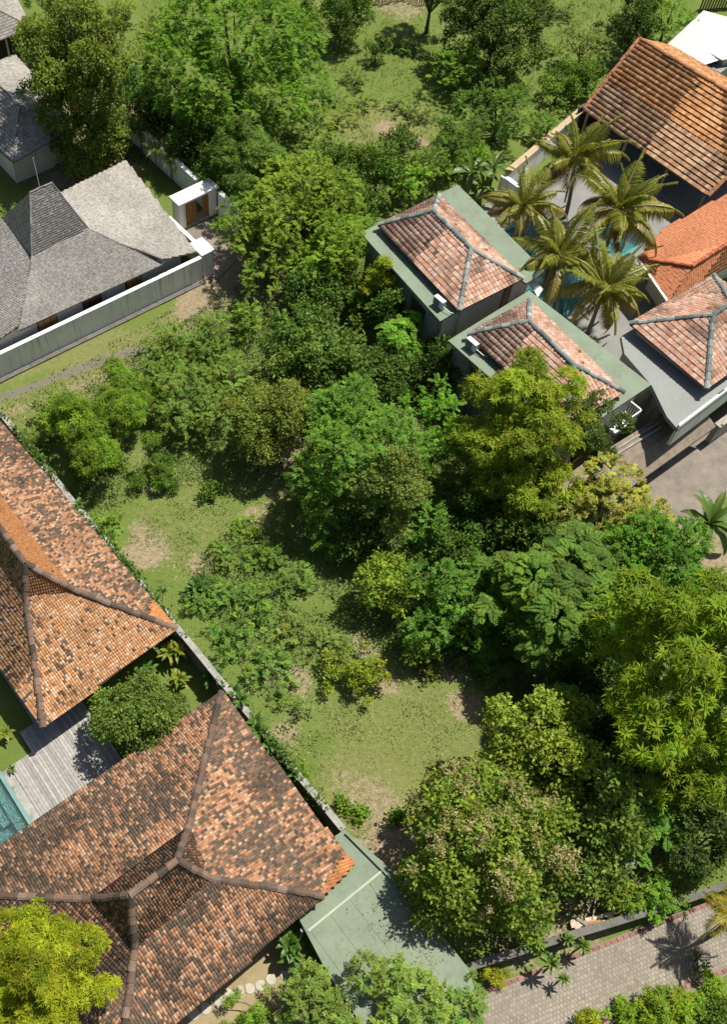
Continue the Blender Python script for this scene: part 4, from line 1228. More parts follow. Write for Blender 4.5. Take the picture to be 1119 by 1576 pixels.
def foliage(rng, kind, C, R, col, q=1.0, ls=1.0):
    """returns verts, colours of all the leaves of one crown"""
    if kind == 'star':            # long leaves in rosettes, mango like
        p, d, lo = crown_points(rng, C, R, 7.5 * q / ls ** 2)
        n, k = len(p), 15
        ax = unit(d * .6 + np.array([0, 0, .75]) + rng.normal(0, .25, (n, 3)))
        t = np.tile(np.arange(k) * 2 * math.pi / k, n) + np.repeat(rng.uniform(0, 6, n), k) + rng.normal(0, .18, n * k)
        A = np.repeat(ax, k, 0); B = np.repeat(p, k, 0)
        x = unit(np.cross(A, np.array([.3, .9, .1]))); y = np.cross(A, x)
        el = np.tile(np.linspace(.75, -.45, k)[np.random.default_rng(3).permutation(k)], n) + rng.normal(0, .12, n * k)
        dd = x * np.cos(t)[:, None] * np.cos(el)[:, None] + y * np.sin(t)[:, None] * np.cos(el)[:, None] + A * np.sin(el)[:, None]
        L = rng.uniform(.24, .38, n * k) * ls
        v = leaves(B + dd * .03, dd, A + rng.normal(0, .15, (n * k, 3)), L, L * .205, .2, .22)
        cl = np.repeat(np.arange(n), k); lb = np.repeat(lo, k)
    elif kind == 'broad':         # medium oval leaves all over the shoots
        p, d, lo = crown_points(rng, C, R, 13 * q / ls ** 2)
        n, k = len(p), 8
        B = np.repeat(p, k, 0) + rng.normal(0, .12 * ls, (n * k, 3)); D = np.repeat(d, k, 0)
        dd = unit(D * .5 + rng.normal(0, .55, (n * k, 3)) + np.array([0, 0, -.05]))
        nn = unit(D * .5 + np.array([0, 0, .6]) + rng.normal(0, .38, (n * k, 3)))
        L = rng.uniform(.14, .26, n * k) * ls
        v = leaves(B, dd, nn, L, L * .55, .15, .12)
        cl = np.repeat(np.arange(n), k); lb = np.repeat(lo, k)
    elif kind == 'fine':          # small leaves on arching sprays, soft look
        p, d, lo = crown_points(rng, C, R, 9 * q / ls ** 2)
        n, k = len(p), 18
        ax = unit(d * .8 + rng.normal(0, .45, (n, 3)) + np.array([0, 0, .1]))
        A = np.repeat(ax, k, 0)
        f = np.tile((np.arange(k) // 2) / (k / 2), n)
        len_ = np.repeat(rng.uniform(.35, .6, n), k) * ls
        droop = np.array([0, 0, -1.0])
        B = np.repeat(p, k, 0) + A * (f * len_)[:, None] + droop * ((f * len_) ** 2 * .5)[:, None]
        sd = unit(np.cross(A, np.array([0.05, .02, 1])))
        sgn = np.tile(np.where(np.arange(k) % 2, 1, -1), n)[:, None]
        dd = unit(sd * sgn + A * .55 + rng.normal(0, .2, (n * k, 3)))
        nn = unit(np.array([0, 0, 1.0]) + np.repeat(d, k, 0) * .4 + rng.normal(0, .3, (n * k, 3)))
        L = rng.uniform(.10, .17, n * k) * ls
        v = leaves(B, dd, nn, L, L * .5, .1, .1)
        cl = np.repeat(np.arange(n), k); lb = np.repeat(lo, k)
    elif kind == 'fern':          # big feathered leaves in flat layers
        p, d, lo = crown_points(rng, C, R, 4.6 * q / ls ** 2)
        n, k = len(p), 22
        ax = unit(d * np.array([1, 1, .35]) + rng.normal(0, .35, (n, 3)) * np.array([1, 1, .5]))
        A = np.repeat(ax, k, 0)
        f = np.tile((np.arange(k) // 2 + .6) / (k / 2), n)
        len_ = np.repeat(rng.uniform(.75, 1.15, n), k) * ls
        B = np.repeat(p, k, 0) + A * (f * len_ - .3)[:, None] + np.array([0, 0, -.45]) * ((f * len_) ** 2)[:, None]
        sd = unit(np.cross(A, np.array([0.05, .02, 1])))
        sgn = np.tile(np.where(np.arange(k) % 2, 1, -1), n)[:, None]
        dd = unit(sd * sgn + A * .35 + rng.normal(0, .08, (n * k, 3)))
        nn = unit(np.array([0, 0, 1.0]) + rng.normal(0, .15, (n * k, 3)))
        L = .32 * ls * np.sin(np.clip(f, .12, .93) * math.pi) ** .6
        v = leaves(B, dd, nn, L, .11 * ls + 0 * L, .05, .08)
        cl = np.repeat(np.arange(n), k); lb = np.repeat(lo, k)
    return v, tint(rng, col, cl, len(cl), lb)

def limb_mesh(base, C, R, r0, rng, top_z):
    m = MB()
    b = Vector(base)
    fork = Vector((base[0] + rng.normal(0, .15), base[1] + rng.normal(0, .15), base[2] + max(.3, top_z * .45)))
    m.tube([b - Vector((0, 0, .15)), b.lerp(fork, .5) + Vector((rng.normal(0, .06), rng.normal(0, .06), 0)), fork], [r0 * 1.25, r0 * .95, r0 * .8], 7)
    for i in range(min(len(C), 9)):
        t = Vector(C[i])
        mid = fork.lerp(t, .5) + Vector((rng.normal(0, .12), rng.normal(0, .12), rng.normal(.1, .1)))
        m.tube([fork, mid, t], [r0 * .6, r0 * .38, r0 * .12], 5)
    return m

SEED = [1000]
def tree(name, label, cat, px, py, zc, rpx, rz, kind, col, n=9, q=1.0, ls=1.0, group=None, mat='leaf', lobes=None, flowers=None, trunk=None):
    SEED[0] += 1
    rng = np.random.default_rng(SEED[0])
    x, y, _ = G(px, py, zc)
    r = rpx / scale_at(px, py, zc) * 1.1
    rz *= 1.06
    q *= 1.06
    ls *= 1.05
    n = int(n * 1.35)
    t = thing(name, label, cat, (x, y, 0), 0, group)
    C, R = lobes_for(rng, r, rz, n)
    if lobes:
        C = np.concatenate([C, np.array([[l[0] * r, l[1] * r, l[2] * rz] for l in lobes])]); R = np.concatenate([R, np.array([l[3] * r for l in lobes])])
    C = C + np.array([x, y, zc])
    lowest = (C[:, 2] - R * .85)
    C[:, 2] += np.maximum(0, .12 - lowest)
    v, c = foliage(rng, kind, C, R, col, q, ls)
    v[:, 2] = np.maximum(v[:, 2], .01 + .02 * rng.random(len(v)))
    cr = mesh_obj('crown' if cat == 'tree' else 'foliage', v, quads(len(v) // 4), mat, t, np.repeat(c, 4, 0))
    limb_mesh((x, y, 0), C, R, trunk or max(.05, .045 * r + .012 * zc), rng, zc).build('trunk' if cat == 'tree' else 'stem', 'bark', t, True)
    if flowers:
        p, d, lo = crown_points(rng, C[1:], R[1:], flowers[0])
        up = d[:, 2] > .25
        p, d = p[up], d[up]
        sel = fbm(p[:, 0] * .8, p[:, 1] * .8, 4) > .42
        p, d = p[sel], d[sel]
        k = 60
        f = rng.random((len(p) * k, 1)) ** .7
        ax = np.repeat(unit(d * .5 + np.array([0, 0, 1.0])), k, 0)
        off = rng.normal(0, 1, (len(p) * k, 3)) * (.20 * (1.15 - f))
        B = np.repeat(p, k, 0) + ax * (f * .42) + off
        dd = rng.normal(0, 1, (len(p) * k, 3)) + ax * .4
        L = rng.uniform(.07, .13, len(p) * k)
        fv = leaves(B, dd, rng.normal(0, 1, dd.shape) + np.array([0, 0, 1]), L, L * .55)
        fc = np.array(flowers[1]) * (.7 + .6 * rng.random((len(p), 1)))[np.repeat(np.arange(len(p)), k)] * (.75 + .5 * rng.random((len(fv) // 4, 1)))
        mesh_obj('blossom', fv, quads(len(fv) // 4), 'leaf', t, np.repeat(fc, 4, 0))
    return t

# leaf colours
DARK = (.040, .072, .018); MID = (.062, .105, .022); BRIGHT = (.085, .150, .020); LIME = (.125, .165, .022)
MANGO = (.150, .160, .014); YEL = (.230, .225, .018); OLIVE = (.088, .110, .034); PALE = (.150, .160, .050); COOL = (.045, .085, .030); SOFT = (.085, .130, .036)

# ---- far meadow and top row
tree('rain_tree', 'broad feathery bright green tree spreading over the top left', 'tree', 362, 92, 6.0, 126, 3.6, 'fine', (.068, .130, .014), 30, 1.15, 1.2, lobes=[(0, 0, .45, .5), (.25, -.1, .7, .4), (-.2, .15, .75, .4), (.3, .3, .5, .4), (-.4, .2, .5, .4), (0, -.2, .6, .42), (.6, .1, .2, .36), (-.65, -.1, .1, .36), (.5, -.55, -.3, .3), (-.6, -.4, -.2, .3), (.1, -.75, -.35, .3), (-.2, -.6, .2, .28)])
tree('mango_tree', 'tall dark dense tree rising behind the grey shingle roofs', 'tree', 120, 95, 8.0, 80, 4.4, 'broad', (.080, .105, .028), 24, 1.35, 1.15, lobes=[(0, -.1, -.6, .55), (.3, -.45, -.5, .42), (-.4, -.5, -.6, .4), (.15, -.5, -.9, .45), (-.25, -.35, -1.2, .42), (.35, -.2, -1.35, .4), (-.05, -.6, -1.5, .4)])
tree('mango_tree', 'round leafy tree in the top left behind the tall dark one', 'tree', 100, 5, 5.5, 62, 3.0, 'star', (.075, .105, .026), 12, 1.0, 1.1)
tree('young_tree', 'pale thin tree between the tall dark tree and the feathery tree', 'tree', 222, 88, 2.2, 36, 1.8, 'fine', (.110, .140, .030), 10, .55, 1.1)
tree('garden_shrub', 'dark grey green shrub right of the tall dark tree', 'shrub', 190, 140, 2.4, 30, 2.0, 'broad', COOL, 8, 1, 1)
tree('garden_shrub', 'grey green shrub at the foot of the tall dark tree', 'shrub', 178, 195, 2.2, 32, 1.8, 'broad', (.075, .10, .038), 8, 1, 1)
tree('garden_shrub', 'dark green bush under the edge of the feathery tree', 'shrub', 272, 180, 2.0, 36, 1.8, 'broad', DARK, 9, 1, 1.1)
tree('garden_shrub', 'bright low bush at the top beside the pale thin tree', 'shrub', 188, 20, 1.0, 26, .9, 'fine', (.11, .14, .03), 7, 1, 1)
tree('garden_shrub', 'small yellow green bush above the pale thin tree', 'shrub', 240, 40, 1.0, 24, .9, 'fine', (.10, .14, .025), 7, 1, 1)
tree('garden_shrub', 'dark low bush in the gap left of the gate wall', 'shrub', 300, 225, 1.6, 30, 1.3, 'broad', DARK, 8, 1, 1)
tree('roadside_tree', 'leafy green tree standing just above the wooden gate', 'tree', 385, 245, 4.0, 52, 2.6, 'star', (.060, .100, .024), 13, 1.1, 1.0, lobes=[(-.2, -.7, -.5, .4)])
tree('roadside_tree', 'big light yellow green feathery tree right of the gate', 'tree', 462, 325, 4.0, 78, 2.7, 'fine', (.105, .150, .022), 18, 1.2, 1.15, lobes=[(-.6, -.5, -.4, .32), (.5, -.55, -.35, .34)])
tree('roadside_tree', 'green tree overhanging the forecourt below the gate', 'tree', 410, 388, 3.0, 55, 2.1, 'fine', (.085, .130, .024), 12, 1.1, 1.1)
tree('roadside_tree', 'fresh green tree left of the first pavilion', 'tree', 512, 398, 3.2, 52, 2.2, 'fine', (.095, .150, .020), 12, 1.1, 1.1)
tree('hedge_bush', 'leafy bush at the foot of the feathery top tree', 'shrub', 418, 218, 1.8, 36, 1.6, 'broad', (.070, .11, .03), 8, 1, 1.1)
tree('hedge_bush', 'pale bush on the near edge of the far meadow', 'shrub', 470, 232, 1.4, 40, 1.2, 'fine', SOFT, 8, 1, 1.1)
tree('hedge_bush', 'dark broadleaf bush in the row below the far meadow', 'shrub', 520, 262, 2.0, 40, 1.7, 'broad', (.050, .09, .022), 9, 1, 1.15)
tree('hedge_bush', 'dense green bush in the middle of the row below the far meadow', 'shrub', 580, 262, 2.2, 42, 1.8, 'broad', (.058, .10, .022), 10, 1, 1.1)
tree('hedge_bush', 'bright green bush above the pink tiled roof', 'shrub', 622, 288, 1.8, 34, 1.4, 'fine', BRIGHT, 8, 1, 1.1)
tree('hedge_bush', 'upright dark bush at the end of the row beside the bare soil', 'shrub', 618, 222, 1.7, 24, 1.5, 'broad', DARK, 7, 1, 1)
tree('hedge_bush', 'low bush between the yellow green feathery tree and the pavilion roof', 'shrub', 555, 318, 2.0, 40, 1.6, 'broad', (.055, .092, .024), 9, 1, 1.15)
tree('shade_tree', 'dark round tree standing alone in the far meadow', 'tree', 760, 50, 3.4, 66, 3.0, 'broad', (.048, .078, .022), 18, 1.4, 1.15)
tree('meadow_bush', 'bright green round bush below the dark round tree', 'shrub', 707, 108, 1.9, 40, 1.5, 'fine', BRIGHT, 10, 1.1, 1.1)
tree('meadow_bush', 'small green bush right of the bright round bush', 'shrub', 776, 118, 1.1, 24, .9, 'fine', MID, 7, 1, 1)
tree('meadow_tree', 'dense green tree near the boundary wall of the open hall', 'tree', 770, 176, 2.4, 60, 2.1, 'fine', (.055, .10, .018), 14, 1.2, 1.05)
tree('meadow_tree', 'leafy tree left of the banana plants behind the pavilion', 'tree', 700, 215, 2.6, 38, 2.0, 'star', (.062, .10, .024), 9, 1.1, .9)
tree('meadow_bush', 'bright bush behind the banana plants', 'shrub', 725, 242, 1.5, 30, 1.2, 'broad', BRIGHT, 7, 1, 1)
tree('meadow_bush', 'grey green scrub in the meadow left of the open hall', 'shrub', 900, 72, 1.8, 32, 1.4, 'fine', OLIVE, 8, 1, 1)
tree('meadow_bush', 'dark green bush hugging the open hall roof edge', 'shrub', 905, 115, 1.8, 30, 1.4, 'broad', MID, 8, 1, 1)
tree('meadow_bush', 'green bush beside the wall of the open hall', 'shrub', 862, 135, 1.5, 34, 1.2, 'broad', (.07, .12, .022), 8, 1, 1)
tree('meadow_bush', 'low light green bush along the tan topped wall', 'shrub', 845, 195, 1.3, 34, 1.1, 'fine', (.09, .14, .03), 8, 1, 1)
tree('hedge_tree', 'dark pointed tree behind the ridge of the open hall', 'tree', 975, 48, 2.4, 36, 2.3, 'broad', (.035, .065, .016), 10, 1, 1)
tree('hedge_tree', 'bright green hedge left of the metal shed', 'shrub', 1030, 30, 2.2, 38, 1.8, 'fine', BRIGHT, 10, 1.1, 1)
tree('hedge_tree', 'leafy top of a tree at the upper edge above the open hall', 'tree', 985, 0, 2.6, 32, 1.8, 'broad', OLIVE, 8, 1, 1)
tree('young_tree', 'small round tree standing in the middle of the far meadow', 'tree', 580, 76, 1.1, 17, .9, 'broad', DARK, 6, 1.1, .9)
mb_ = [(545, 125, 24, .7, MID, 'low green bush left of the small meadow tree'), (505, 145, 28, .6, SOFT, 'flat pale bush at the left edge of the far meadow'), (520, 185, 34, .7, (.11, .15, .022), 'yellow green patch of bush below the flat pale bush'),
       (615, 70, 20, .5, SOFT, 'low bush right of the small meadow tree'), (640, 80, 16, .5, MID, 'smaller of the two low bushes right of the meadow tree'), (615, 165, 22, .4, SOFT, 'low weeds in the centre of the far meadow'),
       (645, 180, 22, .4, DARK, 'dark low weeds near the bare soil of the far meadow'), (470, 175, 28, .6, MID, 'low bush touching the feathery top tree'), (870, 20, 26, .6, SOFT, 'low bright weeds at the top right of the meadow'),
       (840, 70, 24, .5, SOFT, 'low weeds right of the dark round tree'), (560, 160, 20, .4, (.10, .14, .03), 'flat weeds between the two meadow paths'), (700, 165, 20, .5, MID, 'low bush in the shade of the bright round bush')]
for px, py, r_, rz_, c_, l_ in mb_:
    tree('meadow_bush', l_, 'shrub', px, py, rz_ * .55, r_, rz_, 'fine', c_, 6, 1, .9, group='low bushes in the far meadow')
tree('hedge_tree', 'green tree at the top edge beside the brushwood fence', 'tree', 470, 35, 2.2, 36, 2.0, 'broad', MID, 9, 1, 1)
tree('hedge_tree', 'dark tree at the top edge in front of the brushwood fence', 'tree', 535, 28, 2.2, 38, 2.0, 'broad', DARK, 9, 1, 1)
tree('hedge_tree', 'dark tree top at the upper edge left of the dark round tree', 'tree', 668, -22, 4.2, 42, 2.2, 'star', DARK, 9, 1, 1)
tree('hedge_tree', 'loose green tree between the feathery tree and the brushwood fence', 'tree', 440, 62, 2.4, 30, 1.8, 'fine', SOFT, 8, 1, 1)

# ---- middle
tree('scrub_tree', 'wide fresh green tree in the scrub at the left near the long wall', 'tree', 165, 650, 2.7, 84, 2.1, 'star', (.078, .128, .016), 19, 1.15, .8)
tree('scrub_bush', 'low green bush left of the wide fresh green tree', 'shrub', 92, 630, .9, 30, .9, 'broad', SOFT, 8, 1, .9)
tree('scrub_bush', 'light bush where the gravel path ends', 'shrub', 255, 540, 1.0, 38, 1.0, 'fine', SOFT, 9, 1.1, 1)
tree('scrub_bush', 'soft green bush below the dirt clearing', 'shrub', 335, 530, 1.3, 46, 1.2, 'fine', (.080, .128, .030), 11, 1.1, 1)
tree('scrub_bush', 'bright soft bush right of the dirt clearing', 'shrub', 385, 492, 1.2, 40, 1.1, 'fine', (.090, .140, .030), 9, 1.1, 1)
tree('scrub_bush', 'soft bush between the wide green tree and the olive tree', 'shrub', 295, 620, 1.8, 56, 1.6, 'fine', (.085, .130, .034), 13, 1.1, 1)
tree('scrub_tree', 'dense olive green round tree in the centre left of the plot', 'tree', 412, 645, 3.0, 66, 2.3, 'broad', (.105, .130, .040), 17, 1.35, .8)
tree('scrub_tree', 'broadleaf tree with big grey green leaves above the olive tree', 'tree', 470, 540, 3.0, 70, 2.2, 'broad', (.060, .100, .030), 15, 1.1, 1.35)
tree('scrub_tree', 'smaller broadleaf tree at the shady hollow', 'tree', 530, 588, 2.5, 42, 1.9, 'broad', (.060, .100, .030), 10, 1.1, 1.3)
tree('feather_tree', 'large soft feathery green tree in the centre of the plot', 'tree', 545, 690, 4.4, 84, 3.0, 'fine', (.072, .138, .026), 20, 1.3, 1.1, lobes=[(-.5, -.8, -.7, .36), (-.3, -1.1, -1.0, .34)])
tree('olive_tree', 'pale olive small leaved tree in front of the large feathery one', 'tree', 600, 742, 5.2, 50, 2.2, 'broad', (.100, .128, .045), 13, 1.3, .75, lobes=[(.2, -.9, -.7, .4)])
tree('scrub_tree', 'vivid green small tree in the gap between the feathery tree and the yellow green one', 'tree', 672, 640, 3.2, 38, 2.0, 'fine', (.075, .160, .020), 10, 1.1, 1.0)
tree('scrub_tree', 'vivid green sapling in the dark hollow under the pavilion wall', 'tree', 622, 522, 2.6, 30, 1.8, 'fern', (.080, .165, .020), 8, 1.0, .7)
tree('scrub_tree', 'yellow green tree top beside the wall of the first pavilion', 'tree', 590, 432, 3.6, 27, 1.6, 'star', (.130, .160, .015), 7, 1.1, .8)
tree('scrub_bush', 'dim green bush at the bottom of the dark hollow', 'shrub', 655, 592, 1.2, 38, 1.1, 'broad', DARK, 8, 1, 1)
tree('scrub_bush', 'green bush left of the dark hollow', 'shrub', 565, 470, 1.6, 40, 1.4, 'broad', MID, 8, 1, 1)
tree('mango_tree', 'tall yellow green tree covering a corner of the middle pavilion', 'tree', 810, 645, 6.6, 82, 3.2, 'star', (.112, .142, .014), 20, 1.25, .95, lobes=[(.15, .95, .2, .3), (-.45, .1, -.5, .4), (.25, -.75, -.6, .42), (.7, -.9, -.8, .36)])
tree('shade_tree', 'dark fine leaved tree below the middle pavilion next to the yellow green one', 'tree', 896, 672, 4.6, 52, 2.6, 'broad', (.048, .070, .026), 14, 1.4, .7)
tree('pale_tree', 'pale yellowish feathery tree next to the soil track', 'tree', 935, 802, 3.6, 72, 2.3, 'fine', (.165, .165, .048), 16, 1.15, 1.0)
tree('flame_tree', 'dark green tree with large fern like leaves right of centre', 'tree', 850, 915, 4.2, 92, 2.6, 'fern', (.054, .098, .014), 24, 1.2, .74)
tree('flame_tree', 'dense feathery dark green tree beside the banana plant', 'tree', 1003, 872, 4.6, 74, 2.4, 'fine', (.052, .118, .014), 18, 1.4, .95)
tree('mango_tree', 'largest yellow green tree with hanging leaf stars at the right edge', 'tree', 1040, 1030, 8.0, 122, 4.4, 'star', (.088, .130, .010), 26, 1.15, 1.18, lobes=[(.2, -.9, -.8, .36), (-.3, -.95, -.95, .36), (.6, -.7, -.6, .36), (.1, -1.25, -1.2, .34)])
tree('scrub_tree', 'green shrubby tree at the centre right edge of the lawn', 'tree', 690, 920, 2.4, 66, 1.9, 'fine', (.062, .125, .026), 15, 1.2, 1.1)
tree('climbing_shrub', 'yellowish green upright shrub hung with creepers in the centre', 'shrub', 596, 905, 2.0, 42, 1.9, 'broad', (.115, .165, .030), 10, 1.1, 1.0)
tree('scrub_bush', 'green bush at the corner of the shady lawn edge', 'shrub', 650, 985, 1.2, 34, 1.1, 'broad', (.075, .12, .03), 8, 1, 1)
tree('scrub_bush', 'small bush at the tip of the shadow on the lawn', 'shrub', 752, 1018, .8, 26, .8, 'fern', (.055, .11, .02), 8, 1, .8)
tree('lawn_bush', 'round yellow green bush alone on the lawn', 'shrub', 545, 1036, .8, 46, .85, 'broad', (.120, .148, .024), 13, 1.4, .8)
for px, py, r_, rz_, c_, l_ in [(345, 858, 38, .9, SOFT, 'soft bush on the left of the low thicket by the long wall'), (405, 862, 36, .9, (.080, .13, .03), 'soft bush at the top of the low thicket by the long wall'),
        (330, 925, 40, .9, (.075, .13, .034), 'wide soft bush in the low thicket next to the long wall'), (395, 930, 44, 1.0, (.085, .14, .034), 'largest soft bush in the middle of the low thicket'),
        (452, 905, 36, .9, (.085, .135, .040), 'soft bush on the right of the low thicket near the dark trees'), (350, 985, 36, .8, (.075, .13, .034), 'soft bush at the lower left of the low thicket'),
        (410, 1030, 44, 1.0, (.088, .14, .045), 'greyish soft bush at the bottom of the low thicket'), (458, 972, 38, .7, (.105, .14, .05), 'pale flat bush at the bottom right of the low thicket'),
        (375, 815, 26, .6, (.09, .14, .03), 'small bush at the tip of the low thicket near the olive tree'), (308, 905, 22, .6, COOL, 'small blue green bush beside the low thicket and the wall'),
        (505, 1000, 30, .6, (.10, .14, .05), 'pale low bush between the thicket and the round lawn bush')]:
    tree('thicket_bush', l_, 'shrub', px, py, rz_ * .4, r_ * .8, rz_ * .72, 'fine', c_, 9, 1.2, .95, group='bushes of the low thicket')
for px, py, r_, rz_, k_, c_, l_ in [(165, 815, 30, .8, 'fine', (.09, .15, .028), 'bright bush touching the long wall below the wide green tree'), (320, 755, 16, .6, 'broad', MID, 'small dark bush hanging over the upper lawn'),
        (130, 720, 34, .9, 'broad', MID, 'dark green bush at the foot of the wide fresh green tree'), (60, 680, 30, .7, 'fine', SOFT, 'soft weeds in the corner by the long wall and path'), (245, 735, 30, 1.0, 'star', (.05, .09, .016), 'shaded lower bush of the wide fresh green tree'),
        (462, 1190, 10, .3, 'broad', BRIGHT, 'tiny bush by the coping above the flat green roof'), (525, 1238, 11, .3, 'broad', BRIGHT, 'tiny tuft left of the bare soil above the green roof'), (552, 1252, 12, .35, 'broad', BRIGHT, 'small tuft on the bare soil above the green roof'),
        (612, 1256, 9, .25, 'broad', BRIGHT, 'tiniest tuft on the bare soil right of the others'), (455, 1100, 22, .5, 'broad', SOFT, 'weeds beside the long wall at the lawn corner'), (685, 1205, 18, .5, 'fine', SOFT, 'weeds at the right edge of the lawn'),
        (655, 1035, 16, .35, 'broad', OLIVE, 'little olive bush on the lawn edge'), (780, 985, 30, .9, 'fern', (.05, .11, .02), 'ferny bush under the dark fern leaved tree'), (700, 1000, 26, .6, 'broad', SOFT, 'soft bush at the shaded lawn edge')]:
    tree('plot_bush', l_, 'shrub', px, py, rz_ * .6, r_, rz_, k_, c_, 7, 1.1, .85, group='small bushes on the open plot')

# ---- bottom right
tree('broadleaf_tree', 'light yellow green broadleaf tree at the lower right lawn edge', 'tree', 825, 1145, 3.8, 78, 2.3, 'broad', (.130, .162, .036), 16, 1.2, 1.05)
tree('fern_shrub', 'small ferny tree rising in the shade behind the light broadleaf tree', 'tree', 880, 1092, 3.0, 34, 1.8, 'fern', (.05, .12, .022), 8, 1, .8)
tree('flowering_tree', 'large flowering tree with beige pink blossom heads above the lane', 'tree', 748, 1304, 3.8, 100, 2.5, 'broad', (.098, .135, .030), 24, 1.15, 1.1, flowers=(3.2, (.46, .40, .20)), lobes=[(-.75, -.75, -.5, .30), (-.95, -.3, -.4, .26), (.2, 1.0, -.1, .28), (.85, .55, -.1, .26), (-.5, .85, -.2, .24)])
tree('broadleaf_tree', 'green broadleaf tree right of the flowering tree', 'tree', 935, 1235, 3.4, 66, 2.2, 'broad', (.080, .118, .032), 15, 1.2, 1.2)
tree('broadleaf_tree', 'small leafy tree with mixed leaves between flowering tree and hedge', 'tree', 905, 1310, 2.4, 50, 1.8, 'broad', (.085, .125, .036), 11, 1.1, 1.1)
tree('fern_shrub', 'bright ferny shrub in the shade right of the broadleaf tree', 'tree', 988, 1265, 2.6, 40, 1.8, 'fern', (.055, .13, .02), 9, 1, .8)
tree('low_hedge', 'low bright green hedge behind the lane wall', 'shrub', 1000, 1375, 1.0, 42, .8, 'fine', (.075, .14, .022), 11, 1.3, .9)
tree('low_hedge', 'yellowish low shrub at the left end of the bright hedge', 'shrub', 955, 1372, 1.0, 26, .8, 'broad', (.11, .14, .03), 8, 1.1, .9)
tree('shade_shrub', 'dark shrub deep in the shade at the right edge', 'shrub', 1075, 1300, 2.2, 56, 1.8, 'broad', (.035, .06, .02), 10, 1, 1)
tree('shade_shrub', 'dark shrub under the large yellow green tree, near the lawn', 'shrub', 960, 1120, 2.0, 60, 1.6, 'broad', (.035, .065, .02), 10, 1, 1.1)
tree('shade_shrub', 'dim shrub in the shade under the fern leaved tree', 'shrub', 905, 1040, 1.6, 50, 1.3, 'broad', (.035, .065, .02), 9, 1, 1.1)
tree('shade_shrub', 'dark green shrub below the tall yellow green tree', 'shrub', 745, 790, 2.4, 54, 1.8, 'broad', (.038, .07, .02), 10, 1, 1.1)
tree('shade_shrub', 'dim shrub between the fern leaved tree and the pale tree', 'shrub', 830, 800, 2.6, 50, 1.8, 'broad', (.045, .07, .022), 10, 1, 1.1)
tree('lane_shrub', 'leafy shrub in front of the flowering tree at the lane wall', 'shrub', 812, 1420, 1.2, 34, 1.0, 'broad', (.085, .13, .03), 9, 1.1, 1)
tree('lane_shrub', 'yellowish low plant at the bottom of the lane wall', 'shrub', 762, 1503, .5, 18, .4, 'star', (.20, .19, .02), 5, 1.2, .6)
tree('corner_shrub', 'soft pale green tree top in front of the flat green roof', 'tree', 612, 1588, 3.0, 84, 1.6, 'fine', (.115, .160, .052), 18, 1.4, .85)
tree('corner_shrub', 'soft green tree top at the bottom left of the flat green roof', 'tree', 482, 1566, 2.6, 54, 1.4, 'fine', (.095, .140, .044), 13, 1.3, .85)
tree('corner_shrub', 'soft green bush beside the lane at the bottom edge', 'shrub', 700, 1552, 1.8, 42, 1.2, 'fine', (.09, .145, .05), 10, 1.3, .85)
tree('corner_shrub', 'low leafy plants along the garden gravel at the bottom edge', 'shrub', 400, 1565, .8, 52, .7, 'star', (.085, .14, .022), 10, 1.2, .7)
tree('golden_tree', 'bright yellow green tree overhanging the brown tiled roof, bottom left', 'tree', 52, 1500, 6.0, 90, 2.2, 'star', (.145, .165, .012), 26, 1.3, .68, lobes=[(-.5, .2, .2, .3), (.9, .5, .0, .2), (1.1, -.2, -.1, .2)])
tree('courtyard_tree', 'round dark green tree between the deck and the two orange roofs', 'tree', 212, 1106, 2.4, 57, 1.8, 'broad', (.078, .115, .036), 17, 1.35, .8)
tree('lane_shrub', 'green leafy shrub at the bottom right corner of the lane', 'shrub', 1042, 1555, .9, 40, .8, 'star', (.11, .16, .02), 9, 1.2, .8)
tree('lane_shrub', 'small green shrub at the bottom edge of the lane', 'shrub', 958, 1566, .5, 26, .45, 'star', (.10, .16, .02), 6, 1.2, .7)


